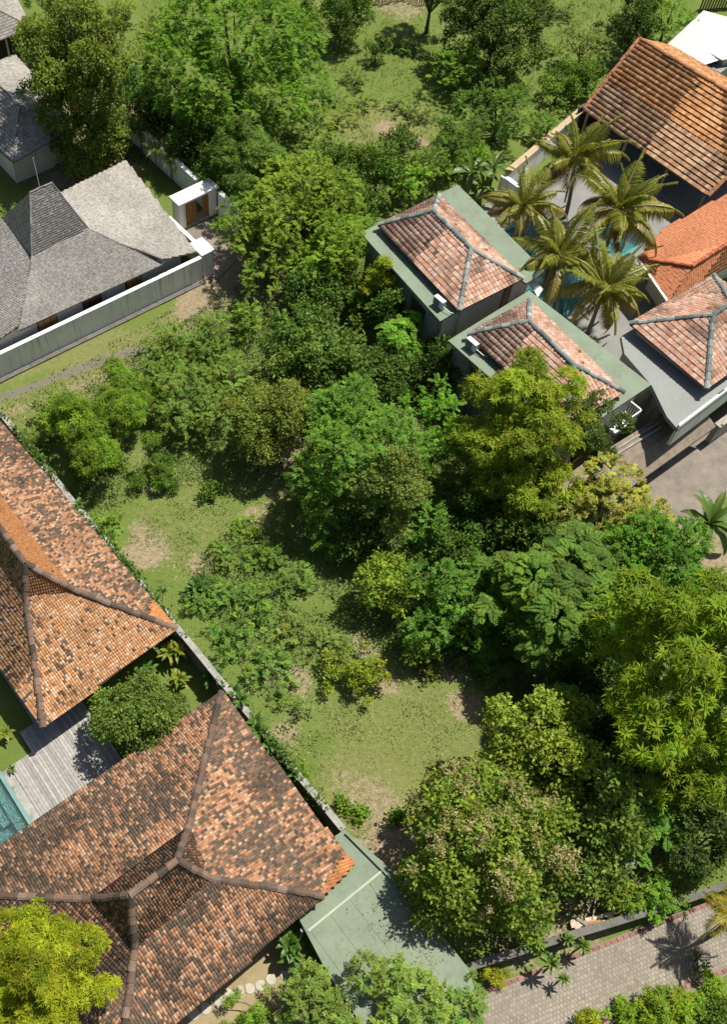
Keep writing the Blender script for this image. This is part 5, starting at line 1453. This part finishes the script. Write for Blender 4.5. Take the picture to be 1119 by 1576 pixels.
# ---- fillers seen between the named trees
for px, py, zc, r_, rz_, k_, c_, n_, l_ in [
        (232, 172, 2.2, 34, 1.8, 'broad', (.055, .090, .026), 9, 'dark bushy tree over the far end of the garden wall'),
        (285, 222, 2.4, 34, 1.9, 'broad', (.050, .088, .024), 9, 'dark bushy tree leaning over the garden wall above the gate'),
        (322, 262, 2.2, 30, 1.7, 'broad', (.055, .095, .024), 8, 'bushy tree directly behind the gate canopy'),
        (655, 702, 3.4, 44, 2.2, 'fine', (.070, .140, .022), 11, 'green feathery tree between the pale olive tree and the tall yellow green one'),
        (640, 800, 2.4, 44, 1.9, 'fine', (.060, .120, .022), 11, 'green tree in the half shade below the pale olive tree'),
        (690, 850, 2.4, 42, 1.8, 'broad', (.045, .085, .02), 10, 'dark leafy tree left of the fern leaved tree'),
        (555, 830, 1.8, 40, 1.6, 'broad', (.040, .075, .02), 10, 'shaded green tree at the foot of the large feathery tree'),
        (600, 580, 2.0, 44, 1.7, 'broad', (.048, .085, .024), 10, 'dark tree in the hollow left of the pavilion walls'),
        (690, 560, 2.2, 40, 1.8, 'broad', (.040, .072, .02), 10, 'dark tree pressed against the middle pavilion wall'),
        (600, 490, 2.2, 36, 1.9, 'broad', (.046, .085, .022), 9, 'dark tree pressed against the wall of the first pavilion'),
        (480, 452, 2.2, 42, 1.7, 'broad', (.050, .090, .024), 10, 'dark tree below the yellow green roadside tree'),
        (375, 340, 2.8, 40, 2.0, 'fine', (.080, .128, .022), 10, 'green tree beside the gate forecourt'),
        (545, 360, 2.6, 36, 1.9, 'fine', (.085, .138, .020), 9, 'green tree touching the corner of the first pavilion'),
        (500, 305, 2.6, 40, 2.0, 'star', (.058, .098, .022), 10, 'leafy tree right of the large yellow green roadside tree'),
        (655, 262, 2.0, 30, 1.6, 'fine', (.075, .125, .022), 8, 'bright tree behind the tip of the first pavilion'),
        (440, 590, 1.6, 40, 1.4, 'broad', (.065, .105, .028), 9, 'green tree between the olive tree and the broadleaf tree'),
        (355, 585, 1.5, 40, 1.3, 'fine', (.090, .138, .032), 10, 'light tree left of the olive tree'),
        (240, 600, 1.6, 42, 1.4, 'fine', (.075, .125, .024), 10, 'soft tree behind the wide fresh green tree'),
        (850, 850, 2.6, 50, 1.9, 'broad', (.042, .075, .02), 10, 'dark tree behind the fern leaved tree'),
        (960, 960, 3.0, 50, 2.2, 'broad', (.038, .070, .018), 10, 'dark tree between the fern leaved tree and the largest yellow green one'),
        (1090, 1180, 4.6, 60, 2.6, 'star', (.085, .125, .012), 12, 'lower yellow green tree under the largest one at the right edge'),
        (1010, 1190, 3.0, 56, 2.2, 'broad', (.045, .080, .02), 11, 'dark leafy tree below the largest yellow green one'),
        (870, 1180, 2.6, 48, 1.9, 'broad', (.075, .115, .03), 10, 'leafy tree just above the flowering tree'),
        (800, 735, 4.2, 60, 2.2, 'star', (.10, .135, .014), 12, 'lower part tree under the tall yellow green one')]:
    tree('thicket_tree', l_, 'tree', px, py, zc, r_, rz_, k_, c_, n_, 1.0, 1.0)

for px, py, zc, r_, rz_, k_, c_, l_ in [(1095, 1530, .8, 30, .7, 'star', (.10, .15, .02), 'leafy shrub behind the broken concrete trough'), (1110, 1572, .9, 30, .8, 'broad', (.06, .10, .025), 'dark shrub in the very bottom right corner'),
        (1010, 1572, .7, 28, .6, 'star', (.12, .165, .02), 'bright shrub between the two others at the bottom edge of the lane'), (1075, 1480, .5, 14, .4, 'broad', (.07, .11, .03), 'small weed clump at the kerb under the yellow palm'), (905, 1572, .4, 18, .35, 'star', (.15, .17, .02), 'small yellowish plant at the bottom edge of the lane')]:
    tree('lane_shrub', l_, 'shrub', px, py, zc, r_, rz_, k_, c_, 7, 1.1, .8)
# ---- palms
def frond_mesh(rng, L, droop, n=26, w=.55, twist=.25, col=(.16, .17, .02), hang=.5):
    """one feathered palm leaf along +x, bending down"""
    f = np.linspace(0, 1, 13)
    ang = .55 - droop * f ** 1.25
    xs = np.concatenate([[0], np.cumsum(np.cos(ang[:-1]) * L / 12)]); zs = np.concatenate([[0], np.cumsum(np.sin(ang[:-1]) * L / 12)])
    V, C, Q = [], [], []
    k = 0
    for i in range(12):      # rachis
        r0, r1 = .045 * (1 - f[i]) + .012, .045 * (1 - f[i + 1]) + .012
        for (p, q, r) in ((xs[i], zs[i], r0), (xs[i + 1], zs[i + 1], r1)):
            V += [(p, -r, q), (p, r, q), (p, r * .6, q + r), (p, -r * .6, q + r)]
            C += [(.30, .28, .07)] * 4
        for s in range(4):
            Q.append((k + s, k + (s + 1) % 4, k + 4 + (s + 1) % 4, k + 4 + s))
        k += 8
    ff = np.linspace(.12, .99, n)
    for t in ff:
        x, z = np.interp(t, f, xs), np.interp(t, f, zs)
        a = np.interp(t, f, ang)
        ll = w * (math.sin(min(1, t * 1.15 + .12) * math.pi) ** .5 * .85 + .18) * rng.uniform(.85, 1.1)
        for s in (-1, 1):
            d = np.array([.55 * math.cos(a), s * 1.0, .55 * math.sin(a) + .15 - hang * t + rng.normal(0, .08)])
            d /= np.linalg.norm(d)
            tip = np.array([x, 0, z]) + d * ll + np.array([0, 0, -hang * .55 * ll])
            m = np.array([x, 0, z]) + d * ll * .5 + np.array([0, 0, .02])
            wd = np.array([math.cos(a), 0, math.sin(a)]) * .036
            V += [(x, 0, z), tuple(m + wd), tuple(tip), tuple(m - wd)]
            c = np.array(col) * rng.uniform(.7, 1.3)
            C += [tuple(c)] * 4
            Q.append((k, k + 1, k + 2, k + 3)); k += 4
    me = bpy.data.meshes.new('frond')
    me.from_pydata(V, [], Q)
    at = me.color_attributes.new('Col', 'FLOAT_COLOR', 'POINT')
    at.data.foreach_set('color', np.concatenate([np.array(C), np.ones((len(C), 1))], 1).astype(np.float32).ravel())
    me.materials.append(MATS['leaf_glossy'])
    return me
frng2 = np.random.default_rng(321)
FR = [frond_mesh(frng2, 2.9, d, 56, .62, col=c, hang=h) for d, c, h in ((.75, (.20, .225, .03), .5), (1.15, (.22, .235, .03), .85), (1.6, (.25, .24, .035), 1.1), (1.9, (.29, .24, .05), 1.25), (2.3, (.20, .13, .06), 1.3))]
FRY = [frond_mesh(frng2, 2.0, d, 26, .6, col=c, hang=.5) for d, c in ((1.0, (.30, .25, .02)), (1.5, (.26, .24, .02)))]
FRA = [frond_mesh(frng2, 1.6, d, 20, .42, col=c, hang=.4) for d, c in ((1.0, (.085, .13, .025)), (1.6, (.10, .14, .03)))]
def palm(px, py, z, label, nf, sc, lean, seed, fronds, name='coconut_palm', nuts=True, rtrunk=.13):
    rng = np.random.default_rng(seed)
    x, y, _ = G(px, py, z)
    bx, by = x + lean[0], y + lean[1]
    t = thing(name, label, 'palm', (bx, by, 0))
    pts = [(bx + (x - bx) * f ** 1.6, by + (y - by) * f ** 1.6, z * f - .1 * (1 - f)) for f in np.linspace(0, 1, 9)]
    MB().tube(pts, [rtrunk * (1.35 - .55 * f) for f in np.linspace(0, 1, 9)], 8).build('trunk', 'palm_bark', t, True)
    for i in range(nf):
        f = i / nf
        k = min(len(fronds) - 1, int(f * (len(fronds) - .45)))
        o = bpy.data.objects.new('frond', fronds[k])
        COL.objects.link(o)
        o.parent = t
        o.location = (x - bx, y - by, z + .05)
        el = .75 - 1.2 * f + rng.normal(0, .16)
        o.rotation_euler = (rng.normal(0, .25), -el, i * 2.39996 + rng.normal(0, .2))
        s = sc * rng.uniform(.75, 1.1)
        o.scale = (s, s, s)
    if nuts:
        for i in range(5):
            a = i * 1.3
            p = np.array([x + .2 * math.cos(a), y + .2 * math.sin(a), z - .12])
            d = rand_dirs(rng, 1)[0]
            m = MB()
            m.tube([tuple(p + np.array([0, 0, .13])), tuple(p + np.array([0, 0, .07])), tuple(p - np.array([0, 0, .06])), tuple(p - np.array([0, 0, .13]))], [.03, .10, .10, .03], 7)
            m.build('coconut', 'wood_post', t, True)
    return t
palm(885, 248, 5.0, 'coconut palm nearest the open hall entrance wall', 22, 1.42, (.6, -.3), 1, FR)
palm(952, 325, 5.2, 'coconut palm with the widest crown in front of the dark hall', 24, 1.55, (.3, .2), 2, FR)
palm(862, 398, 4.6, 'coconut palm leaning over the pool beside the green roof', 22, 1.45, (.5, -1.0), 3, FR)
palm(930, 445, 4.4, 'coconut palm with dark drooping leaves beside the third pavilion', 24, 1.38, (.2, .1), 4, FR)
palm(806, 318, 4.4, 'coconut palm drooping onto the far flat green roof', 19, 1.25, (.2, .4), 5, FR)
palm(1128, 1408, 3.2, 'palm with yellow leaves entering at the right edge above the lane', 16, 1.0, (.2, -.3), 6, FRY, 'golden_palm', False, .09)
for i, (px, py, z, l_) in enumerate([(238, 232, 1.9, 'slender palm left of the gate behind the white wall'), (262, 248, 1.9, 'slender palm above the gate behind the white wall'), (215, 205, 1.8, 'slender palm in the shade nearest the tall dark tree'), (288, 240, 1.6, 'short slender palm hanging over the white garden wall')]):
    palm(px, py, z, l_, 12, .95, (0, 0), 20 + i, FRA, 'areca_palm', False, .05)

# ---- bananas and other big leaves
def blade_mesh(rng, L, w, droop, col, tear=.0, n=9):
    f = np.linspace(0, 1, n)
    ang = .9 - droop * f ** 1.3
    xs = np.concatenate([[0], np.cumsum(np.cos(ang[:-1]) * L / (n - 1))]); zs = np.concatenate([[0], np.cumsum(np.sin(ang[:-1]) * L / (n - 1))])
    V, C, Q = [], [], []
    for i in range(n):
        ww = w * .5 * (math.sin(min(1, f[i] * .9 + .1) * math.pi) ** .55) if .08 < f[i] < .995 else .02
        jag = 1 + rng.normal(0, tear)
        for s, h in ((-1, .28), (0, 0), (1, .28)):
            V.append((xs[i], s * ww * jag, zs[i] + (h * ww if s else 0)))
            C.append(tuple(np.array(col) * (1.35 if s == 0 else rng.uniform(.8, 1.15))))
    for i in range(n - 1):
        for s in range(2):
            k = i * 3 + s
            Q.append((k, k + 1, k + 4, k + 3))
    me = bpy.data.meshes.new('leaf')
    me.from_pydata(V, [], Q)
    at = me.color_attributes.new('Col', 'FLOAT_COLOR', 'POINT')
    at.data.foreach_set('color', np.concatenate([np.array(C), np.ones((len(C), 1))], 1).astype(np.float32).ravel())
    me.materials.append(MATS['leaf_glossy'])
    return me
brng = np.random.default_rng(8)
BAN = [blade_mesh(brng, 1.9, .42, d, c, .12, 12) for d, c in ((.9, (.10, .16, .03)), (1.5, (.085, .15, .03)), (2.0, (.075, .13, .03)))]
GIN = [blade_mesh(brng, .8, .2, d, c, .03, 6) for d, c in ((1.2, (.17, .20, .02)), (1.8, (.11, .17, .02)), (1.5, (.30, .27, .03)))]
HEL = [blade_mesh(brng, .8, .26, d, c, .03, 6) for d, c in ((1.0, (.06, .13, .02)), (1.6, (.08, .15, .025)))]
PLU = [blade_mesh(brng, .34, .085, d, c, 0, 5) for d, c in ((.7, (.12, .19, .035)), (1.3, (.10, .165, .03)))]
def rosette(name, label, cat, px, py, z, meshes, nl, sc, h, el0=1.0, el1=-.3, seed=0, part='leaf', stem=.08, group=None, heads=1, spread=.0):
    rng = np.random.default_rng(seed + 500)
    x, y, _ = G(px, py, z)
    t = thing(name, label, cat, (x, y, 0), 0, group)
    m = MB()
    for hd in range(heads):
        ox, oy = (rng.normal(0, spread), rng.normal(0, spread)) if hd else (0, 0)
        zz = z * (rng.uniform(.75, 1.05) if hd else 1)
        m.tube([(x + ox * .3, y + oy * .3, -.1), (x + ox * .7, y + oy * .7, zz * .6), (x + ox, y + oy, zz)], [stem * 1.3, stem, stem * .8], 6)
        for i in range(nl):
            f = i / nl
            o = bpy.data.objects.new(part, meshes[rng.integers(0, len(meshes))] if len(meshes) < 3 else meshes[min(len(meshes) - 1, int(f * len(meshes)))])
            COL.objects.link(o)
            o.parent = t
            o.location = (ox, oy, zz - .02)
            o.rotation_euler = (rng.normal(0, .2), -(el0 + (el1 - el0) * f) + .6 + rng.normal(0, .12), i * 2.39996 + hd + rng.normal(0, .2))
            s = sc * rng.uniform(.8, 1.12)
            o.scale = (s, s, s)
    m.build('stem', 'bark' if stem < .07 else 'wood_post', t, True)
    return t
rosette('banana_plant', 'banana plant with broad leaves beside the soil track', 'banana plant', 1092, 806, 1.9, BAN, 14, 1.2, 1.6, seed=1)
rosette('banana_plant', 'left banana plant behind the far green roof corner', 'banana plant', 727, 268, 1.9, BAN, 9, 1.15, 1.6, seed=2)
rosette('banana_plant', 'right banana plant behind the far green roof corner', 'banana plant', 762, 258, 2.1, BAN, 9, 1.1, 1.6, seed=3)
rosette('banana_plant', 'young banana plant below the far wall near the white tank', 'banana plant', 745, 290, 1.4, BAN, 8, .85, 1.0, seed=4)
for i, (px, py, z, s, l_) in enumerate([(848, 1482, 1.5, 1.25, 'largest rosette plant leaning over the lane wall'), (868, 1506, 1.1, .8, 'small rosette plant standing lowest over the lane'), (897, 1456, 1.3, 1.0, 'rosette plant furthest right on the lane wall'), (874, 1446, 1.4, .9, 'rosette plant behind the others at the lane wall')]):
    rosette('frangipani', l_, 'plant', px, py, z, PLU, 22, s * 1.35, 1, 1.2, -.5, seed=30 + i, stem=.04, group='rosette plants at the lane wall')
for i, (px, py, z, ms, nl, s, hd, sp, l_) in enumerate([(278, 1002, 1.0, GIN, 10, 1.0, 4, .35, 'yellow leaved ginger clump under the corner of the left tiled roof'), (272, 1045, .7, GIN, 9, .9, 2, .25, 'small yellow ginger plant in the shady bed'),
        (330, 1040, 1.1, HEL, 9, 1.0, 3, .35, 'big leaved plant in the bed between both tiled roofs'), (372, 1078, 1.9, HEL, 9, .9, 3, .25, 'big leaved plant growing over the wall at the roof corner'), (392, 1112, 1.9, HEL, 9, .9, 3, .25, 'big leaved plant on the wall right of the tiled roof'),
        (415, 1148, 1.9, HEL, 8, .8, 2, .2, 'big leaved plant lower along the wall by the tiled roof'), (120, 778, 1.9, HEL, 8, .7, 3, .25, 'creeper clump on the long wall beside the left roof'), (200, 882, 1.9, HEL, 8, .7, 3, .3, 'creeper clump on the long wall at the roof middle'),
        (60, 708, 1.9, HEL, 8, .7, 2, .3, 'creeper clump highest up along the long wall'), (240, 925, 1.9, HEL, 7, .6, 2, .25, 'creeper clump on the long wall near the roof corner'), (452, 1192, 1.9, HEL, 7, .6, 2, .2, 'creeper tuft on the wall just above the green roof'),
        (445, 1455, 1.2, HEL, 10, 1.0, 4, .3, 'bright big leaved clump in the gap between tiled and green roof'), (465, 1480, .8, GIN, 8, .8, 2, .25, 'small bright plant at the left edge of the green roof'), (225, 1030, .8, HEL, 8, .8, 2, .2, 'green leafy plant against the left tiled eave'),
        (300, 905, .5, HEL, 8, .9, 1, .1, 'single big leaved plant in the grass beside the long wall'), (88, 1181, 0.35, GIN, 7, .35, 1, .1, 'tiny spiky plant at the end of the deck') if False else (18, 1183, .35, HEL, 8, .45, 1, .1, 'potted spiky plant on the corner of the plank deck'),
        (4, 1130, .6, GIN, 8, .7, 2, .2, 'small shrub on the lawn at the left edge')]):
    rosette('leafy_plant', l_, 'plant', px, py, z, ms, nl, s, 1, 1.1, .0, seed=60 + i, stem=.02, heads=hd, spread=sp)

# ---- ground cover nobody could count
def cover(name, label, cat, polys, dens, kind, hmax, cols, seed, avoid=(), lsz=(.1, .2), mat='leaf', thin=None):
    rng = np.random.default_rng(seed)
    PP = []
    for poly in polys:
        w = np.array([G(*p)[:2] for p in poly])
        mn, mx = w.min(0), w.max(0)
        n = int(dens * (mx[0] - mn[0]) * (mx[1] - mn[1]))
        q = rng.uniform(mn, mx, (n, 2))
        PP.append(q[inpoly(q[:, 0], q[:, 1], w)])
    q = np.concatenate(PP)
    a, b = q[:, 0] * CT + q[:, 1] * ST, -q[:, 0] * ST + q[:, 1] * CT
    ok = np.ones(len(q), bool)
    for a0, a1, b0, b1 in FOOT:
        ok &= ~((a > a0) & (a < a1) & (b > b0) & (b < b1))
    if thin is not None:
        ok &= fbm(q[:, 0] * thin[0], q[:, 1] * thin[0], seed, 3) > thin[1] + rng.normal(0, .05, len(q))
    if kind == 'blade':
        ok &= soil_at(q[:, 0], q[:, 1]) < rng.uniform(.1, .75, len(q))
    q = q[ok]
    n = len(q)
    hn = fbm(q[:, 0] * .55, q[:, 1] * .55, seed + 3, 3)
    if kind == 'blade':
        h = hmax * (.35 + .9 * rng.random(n)) * (.45 + 1.1 * hn)
        p = np.concatenate([q, np.zeros((n, 1)) - .02], 1)
        d = np.stack([rng.normal(0, .6, n), rng.normal(0, .6, n), np.ones(n)], 1)
        v = leaves(p, d, rng.normal(0, 1, (n, 3)), h, .02 + .05 * rng.random(n) + h * .12, .1, .25)
    else:
        z = hmax * np.clip(hn * 1.9 - .55, .03, 1) * rng.random(n) ** .5
        p = np.concatenate([q, z[:, None]], 1)
        d = rng.normal(0, 1, (n, 3)) * np.array([1, 1, .5])
        L = rng.uniform(*lsz, n)
        v = leaves(p, d, np.array([0, 0, 1.0]) + rng.normal(0, .45, (n, 3)), L, L * .55, .15, .15)
        v[:, 2] = np.maximum(v[:, 2], .005)
    cols = np.array(cols)
    pick = np.clip((fbm(q[:, 0] * .4, q[:, 1] * .4, seed + 6, 3) * len(cols) * 1.5 - len(cols) * .25 + rng.normal(0, .4, n)).astype(int), 0, len(cols) - 1)
    c = cols[pick] * (.65 + .7 * rng.random((n, 1))) * (1.5 if kind != 'litter' else 1)
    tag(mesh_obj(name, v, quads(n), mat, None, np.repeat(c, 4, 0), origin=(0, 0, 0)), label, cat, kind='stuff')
FOOT = [(-9, 11.0, 5.2, 17.3), (-8, 12.2, -3, 7.5), (-8, 11.6, 15, 45), (8, 35.0, 43.5, 56), (29, 34.6, 43.5, 50.5), (35.2, 46.5, 16, 38), (43, 56, 13, 38.8), (53, 90, 20, 40.6), (63, 90, 26, 42)]
lotp = [(0, 640), (60, 600), (330, 440), (420, 400), (560, 380), (700, 560), (740, 620), (950, 760), (1119, 880), (1119, 1330), (850, 1440), (700, 1485), (600, 1330), (530, 1270), (270, 960)]
cover('meadow_grass', 'rough green and yellowish grass of the far meadow', 'grass', [[(215, -10), (1000, -10), (880, 150), (680, 290), (420, 290), (230, 200)]], 16, 'blade', .22, [(.085, .125, .022), (.11, .15, .03), (.14, .165, .04), (.12, .15, .03)], 71, mat='grass_blade')
cover('plot_grass', 'short mown looking grass on the open plot', 'grass', [lotp], 34, 'blade', .085, [(.095, .13, .028), (.12, .15, .036), (.17, .17, .06), (.13, .145, .04)], 72, mat='grass_blade', thin=(.5, .33))
cover('verge_grass', 'grass and weeds on the verge along the white wall', 'grass', [[(0, 570), (330, 420), (360, 460), (230, 545), (0, 660)]], 40, 'blade', .2, [(.085, .125, .03), (.12, .145, .036), (.17, .165, .06)], 73, mat='grass_blade', thin=(.8, .40))
cover('plot_undergrowth', 'leafy weeds and seedlings under the trees of the open plot', 'undergrowth', [[(60, 640), (230, 530), (420, 400), (560, 390), (690, 560), (740, 630), (940, 770), (1000, 860), (800, 1080), (740, 1060), (600, 1000), (480, 1010), (420, 1100), (290, 900), (330, 830), (470, 760), (420, 740), (240, 750), (150, 800)]], 75, 'leaf', .85, [(.045, .08, .02), (.07, .11, .026), (.09, .14, .036), (.12, .15, .05)], 74, thin=(.45, .36))
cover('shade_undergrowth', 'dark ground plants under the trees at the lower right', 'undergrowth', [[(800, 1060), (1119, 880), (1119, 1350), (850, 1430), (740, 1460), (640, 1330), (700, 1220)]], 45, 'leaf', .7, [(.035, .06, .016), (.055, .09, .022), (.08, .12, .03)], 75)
cover('garden_undergrowth', 'ground plants under the trees at the upper left and above the gate', 'undergrowth', [[(120, 60), (250, 100), (420, 200), (640, 250), (690, 260), (560, 340), (560, 400), (380, 420), (340, 300), (200, 170)], [(40, 110), (190, 170), (250, 260), (200, 250), (60, 260)]], 36, 'leaf', .8, [(.05, .085, .02), (.075, .115, .026), (.10, .14, .034)], 76, lsz=(.14, .28))
cover('lawn_grass', 'clipped courtyard lawn beside the plank deck', 'grass', [[(0, 1085), (50, 1160), (0, 1190)], [(150, 1110), (270, 1010), (340, 1060), (180, 1180)]], 60, 'blade', .07, [(.12, .15, .03), (.15, .17, .04)], 77, mat='grass_blade') if False else None
cover('wall_foot_weeds', 'strip of weeds growing along the foot of the white wall', 'weeds', [[(30, 575), (70, 552), (260, 470), (265, 480), (80, 562), (40, 585)]], 120, 'leaf', .3, [(.06, .10, .02), (.10, .13, .03)], 78)
cover('dry_litter', 'dry straw and leaf litter on the bare soil of the plot', 'litter', [[(190, 820), (260, 810), (270, 880), (220, 880)], [(500, 1190), (680, 1210), (680, 1320), (590, 1320)], [(680, 1060), (745, 1060), (745, 1110), (690, 1110)], [(370, 770), (440, 750), (440, 810), (380, 820)], [(540, 970), (640, 970), (620, 1060), (580, 1060)]], 26, 'leaf', .03, [(.33, .26, .17), (.42, .36, .26), (.25, .19, .11)], 79, lsz=(.05, .12))
cover('plot_weeds', 'small broad weeds dotted over the open lawns of the plot', 'weeds', [lotp, [(490, -10), (960, -10), (870, 140), (690, 280), (470, 250)]], 70, 'leaf', .14, [(.075, .12, .022), (.09, .135, .028), (.12, .155, .04), (.15, .16, .06)], 80, thin=(.9, .63), lsz=(.06, .14))
cover('leaf_litter', 'fallen leaves and straw scattered over the lawns', 'litter', [lotp], 5, 'leaf', .03, [(.30, .24, .13), (.22, .17, .09), (.38, .33, .22)], 81, lsz=(.05, .13))
def creeper():
    rng = np.random.default_rng(83)
    n = 16000
    u = rng.uniform(0, Lw, n)
    keep = fbm(u * .45, u * 0, 87, 3) + .12 * rng.normal(0, 1, n) > .62
    u = u[keep]; n = len(u)
    v = rng.normal(0, .2, n)
    z = np.where(np.abs(v) < .17, 1.9 + .35 * rng.random(n) ** 2, rng.uniform(.6, 2.05, n))
    p = np.array(w0)[None] * np.array([1, 1, 0]) + np.outer(u, np.array(dw)) + np.outer(v, np.array(nw)) + np.outer(z, [0, 0, 1])
    d = rng.normal(0, 1, (n, 3)) + np.array([0, 0, -.2])
    L = rng.uniform(.12, .26, n)
    vv = leaves(p, d, np.array([0, 0, 1.0]) + rng.normal(0, .5, (n, 3)), L, L * .55, .15, .15)
    cc = np.array([[.09, .16, .03], [.12, .18, .035], [.07, .13, .03]])[rng.integers(0, 3, n)] * (.7 + .6 * rng.random((n, 1)))
    tag(mesh_obj('wall_creeper', vv, quads(n), 'leaf', None, np.repeat(cc, 4, 0), origin=(0, 0, 0)), 'leafy creeper spilling over the long weathered grey wall', 'creeper', kind='stuff')
creeper()
